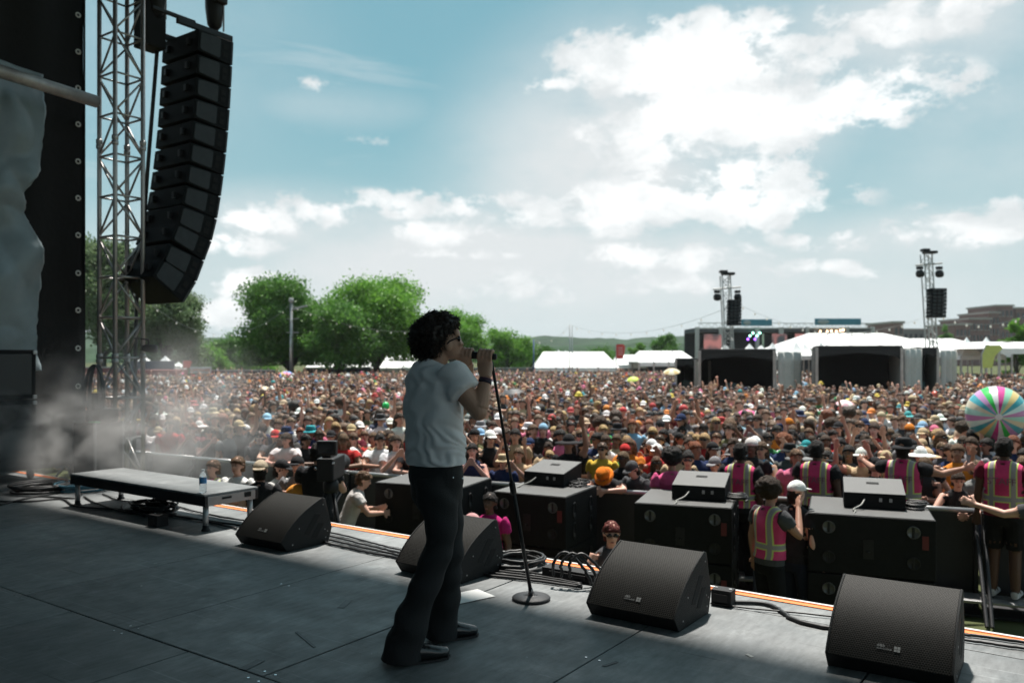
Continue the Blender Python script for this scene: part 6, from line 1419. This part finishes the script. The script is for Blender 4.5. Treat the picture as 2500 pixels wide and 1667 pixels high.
# ---- festoon lights
bulb = MB(); bulb.lathe([(.015, .06), (.02, .05), (.05, -.01), (.045, -.06), (.01, -.08)], n=8); bulbm = bulb.mesh('bulb', mat('bulb_glass', (.6, .58, .52), .15, .02, emit=(1, .93, .8), es=.15), True)
def festoon(a, b, sag, n, label):
    a, b = Vector(a), Vector(b); t = thing('string_lights', label, 'lights', a); pts = [(b - a) * (i / 24) - Vector((0, 0, sag * 4 * (i / 24) * (1 - i / 24))) for i in range(25)]
    q = MB(); q.tube(pts, .009, 4); q.build('wire', far_alu, t)
    for i in range(n):
        f = (i + .5) / n; link('bulb', bulbm, t, (b - a) * f - Vector((0, 0, sag * 4 * f * (1 - f) + .1)))
festoon(P(1394, 795, 64), P(1790, 745, 46), 1.0, 10, 'string of bulbs from the thin poles to the shorter delay tower')
festoon(P(1800, 740, 46), P(2280, 765, 44), 1.3, 16, 'string of bulbs between the two delay towers')
festoon(P(2290, 765, 44), P(2560, 740, 40), .8, 9, 'string of bulbs from the taller delay tower past the brick building')
festoon(P(711, 745, 66), P(1110, 800, 62), 1.0, 12, 'string of bulbs in front of the green trees')
festoon(P(360, 735, 60), P(711, 742, 66), 2.4, 8, 'string of bulbs between the loudspeaker column and the lamp post')
festoon(P(1303, 830, 66), P(1391, 795, 64), .5, 3, 'short string of bulbs between the blue pole and the thin poles')

# ---- things over the crowd
def parasol(px, py, wpx, dep, cols, label, tilt=.2, rz=0):
    k = dep / FPX; c = P(px, py, dep); R0 = wpx * k / 2; t = thing('parasol', label, 'umbrella', c, rz); t.rotation_euler = (tilt, .1, rz)
    n = 8
    for i in range(n):
        q = MB(); a0, a1 = i * 2 * math.pi / n, (i + 1) * 2 * math.pi / n; rows = []
        for f in (0.02, .35, .7, 1.0): rows.append([Vector((R0 * f * math.cos(a), R0 * f * math.sin(a), R0 * .42 * (1 - f * f))) for a in (a0, (a0 + a1) / 2, a1)])
        vs = [v for r in rows for v in r]; fs = [(r * 3 + j, r * 3 + j + 1, r * 3 + j + 4, r * 3 + j + 3) for r in range(3) for j in range(2)]
        q.add(vs, fs); q.add([v - Vector((0, 0, .012)) for v in vs], [f[::-1] for f in fs]); cc = cols[i % len(cols)]; q.build('canopy_panel', mat('parasol_%d_%d_%d' % tuple(int(x * 100) for x in cc), cc, .6, .1), t)
    q = MB(); q.tube([(0, 0, R0 * .5), (0, 0, -1.1)], .014, 6); q.build('shaft', steel, t)
parasol(690, 918, 46, 62, [(.6, .08, .2), (.1, .25, .6), (.6, .5, .08), (.1, .4, .2), (.7, .2, .05)], 'rainbow parasol beside the lamp post', .5)
parasol(725, 920, 40, 66, [(.6, .5, .1), (.5, .1, .1), (.7, .6, .3)], 'yellow and red parasol right of the lamp post', .4)
parasol(643, 950, 30, 36, [(.5, .36, .2), (.7, .6, .45)], 'small beige parasol left of the lamp post', .3)
parasol(1545, 926, 28, 42, [(.6, .7, .1)], 'small lime parasol in the crowd by the white marquee', .4)
parasol(1640, 908, 40, 36, [(.75, .68, .5), (.62, .45, .2)], 'cream parasol at the edge of the netted tent', .3)
parasol(1822, 1012, 46, 20, [(.6, .05, .22), (.65, .15, .3)], 'bright pink parasol in the middle of the crowd', .5)
parasol(1255, 962, 60, 28, [(.05, .05, .055)], 'dark parasol in the crowd right of the singer\'s elbow', .2)
parasol(2062, 985, 40, 22, [(.75, .45, .5), (.8, .75, .7)], 'pale pink parasol in the crowd below the wide mixing tent', .3)
bb = P(2432, 1010, 13.2); br = 68 / FPX * 13.2
ball = thing('beach_ball', 'giant striped inflatable beach ball bouncing over the crowd', 'ball', bb); ball.rotation_euler = (-FWD * .88 - RIGHT * .42 - UP * .05).to_track_quat('Z', 'Y').to_euler()
BC = [(.55, .22, .45), (.62, .80, .75), (.05, .35, .40), (.72, .55, .22), (.30, .60, .42), (.60, .06, .28), (.72, .74, .74), (.05, .55, .10), (.55, .30, .55), (.08, .40, .48), (.70, .62, .45), (.40, .70, .60)]
n = 24
for i in range(n):
    q = MB(); rows = []; a0 = i * 2 * math.pi / n
    for j in range(13):
        th = math.pi * min(max(j / 12, .01), .99); rows.append([Vector((br * math.sin(th) * math.cos(a0 + f * 2 * math.pi / n), br * math.sin(th) * math.sin(a0 + f * 2 * math.pi / n), br * math.cos(th))) for f in (0, .5, 1)])
    q.add([v for r in rows for v in r], [(r * 3 + j, r * 3 + j + 1, r * 3 + j + 4, r * 3 + j + 3) for r in range(12) for j in range(2)]); cc = BC[i % 12]; q.build('stripe', mat('ball_%d' % (i % 12), cc, .22, .05, 2, coat=.4), ball, True)
q = MB(); q.lathe([(.05, br * .99), (.05, br * 1.005), (.03, br * 1.012)], n=14); q.lathe([(.05, -br * .99), (.05, -br * 1.005), (.03, -br * 1.012)], n=14); q.build('end_cap', mat('ball_cap', (.75, .8, .8), .3), ball)
def balloon(px, py, dep, r, c, label):
    p = P(px, py, dep); t = thing('balloon', label, 'balloon', p); q = MB(); q.ell((0, 0, 0), (r, r, r * 1.1), None, 14, 10); q.build('skin', mat('balloon%d%d%d' % tuple(int(x * 10) for x in c), c, .3, .03), t, True); q = MB(); q.tube([(0, 0, -r), (0, 0, -r - .5)], .006, 4); q.lathe([(.03, -r * 1.1 - .04), (.01, -r * 1.09)], n=8); q.build('string', steel, t)
balloon(942, 991, 20, .09, (.02, .55, .12), 'bright green balloon in the crowd left of the singer'); balloon(2283, 966, 30, .16, (.6, .12, .08), 'red balloon ball in the crowd below the taller delay tower')

# ================================================================== stage smoke
def smoke_box(name, c, size, dens, seed, fall, label, rz=0.0):
    m = bpy.data.materials.new(name + '_volume'); m.use_nodes = True; nt = m.node_tree; N = nt.nodes; L = nt.links; N.clear()
    tc = N.new('ShaderNodeTexCoord'); mp = N.new('ShaderNodeMapping'); L.new(tc.outputs['Object'], mp.inputs[0]); mp.inputs['Location'].default_value = (seed, 0, 0); mp.inputs['Scale'].default_value = (1.0, 1.0, 1.35)
    nz = N.new('ShaderNodeTexNoise'); nz.inputs['Scale'].default_value = fall[0]; nz.inputs['Detail'].default_value = 3.5; nz.inputs['Roughness'].default_value = .55; nz.inputs['Distortion'].default_value = .5; L.new(mp.outputs[0], nz.inputs[0])
    sc = N.new('ShaderNodeVectorMath'); sc.operation = 'MULTIPLY'; L.new(tc.outputs['Object'], sc.inputs[0]); sc.inputs[1].default_value = (2 / size[0], 2 / size[1], 2 / size[2]); ln = N.new('ShaderNodeVectorMath'); ln.operation = 'LENGTH'; L.new(sc.outputs[0], ln.inputs[0])
    ed = N.new('ShaderNodeMapRange'); ed.interpolation_type = 'SMOOTHSTEP'; L.new(ln.outputs['Value'], ed.inputs[0]); ed.inputs[1].default_value = 1.0; ed.inputs[2].default_value = .25
    th = N.new('ShaderNodeMapRange'); L.new(nz.outputs[0], th.inputs[0]); th.inputs[1].default_value = fall[1]; th.inputs[2].default_value = fall[2]
    mu = N.new('ShaderNodeMath'); mu.operation = 'MULTIPLY'; L.new(ed.outputs[0], mu.inputs[0]); L.new(th.outputs[0], mu.inputs[1]); m2 = N.new('ShaderNodeMath'); m2.operation = 'MULTIPLY'; L.new(mu.outputs[0], m2.inputs[0]); m2.inputs[1].default_value = dens
    v = N.new('ShaderNodeVolumePrincipled'); v.inputs['Color'].default_value = (.92, .91, .90, 1); v.inputs['Anisotropy'].default_value = .35; L.new(m2.outputs[0], v.inputs['Density']); o = N.new('ShaderNodeOutputMaterial'); L.new(v.outputs[0], o.inputs['Volume'])
    q = MB(); q.ell((0, 0, 0), (size[0] / 2, size[1] / 2, size[2] / 2), None, 20, 12); ob = q.build(name, m, None, True, c); ob.rotation_euler = (0, 0, rz); return tag(ob, label, 'smoke', kind='stuff')
hzb = MB(); hzb.box((0, 560, 24), (2300, 1240, 54)); hm2 = bpy.data.materials.new('air'); hm2.use_nodes = True; N_ = hm2.node_tree.nodes; N_.clear()
pv = N_.new('ShaderNodeVolumePrincipled'); pv.inputs['Color'].default_value = (.86, .92, .96, 1); pv.inputs['Density'].default_value = HAZE_DENS; pv.inputs['Anisotropy'].default_value = .2; om = N_.new('ShaderNodeOutputMaterial'); hm2.node_tree.links.new(pv.outputs[0], om.inputs['Volume'])
if HAZE_DENS: tag(hzb.build('haze', hm2), kind='stuff')
if SMOKE:
    smoke_box('smoke', P(130, 1075, 10.0), (4.4, 1.6, 1.5), 2.2, 3.0, (2.3, .44, .64), 'low bank of stage smoke drifting past the dolly', YAW)
    smoke_box('smoke', P(365, 1035, 11.2), (4.2, 2.2, 3.0), 1.0, 7.0, (1.7, .36, .66), 'pale stage smoke at the foot of the truss tower', YAW)
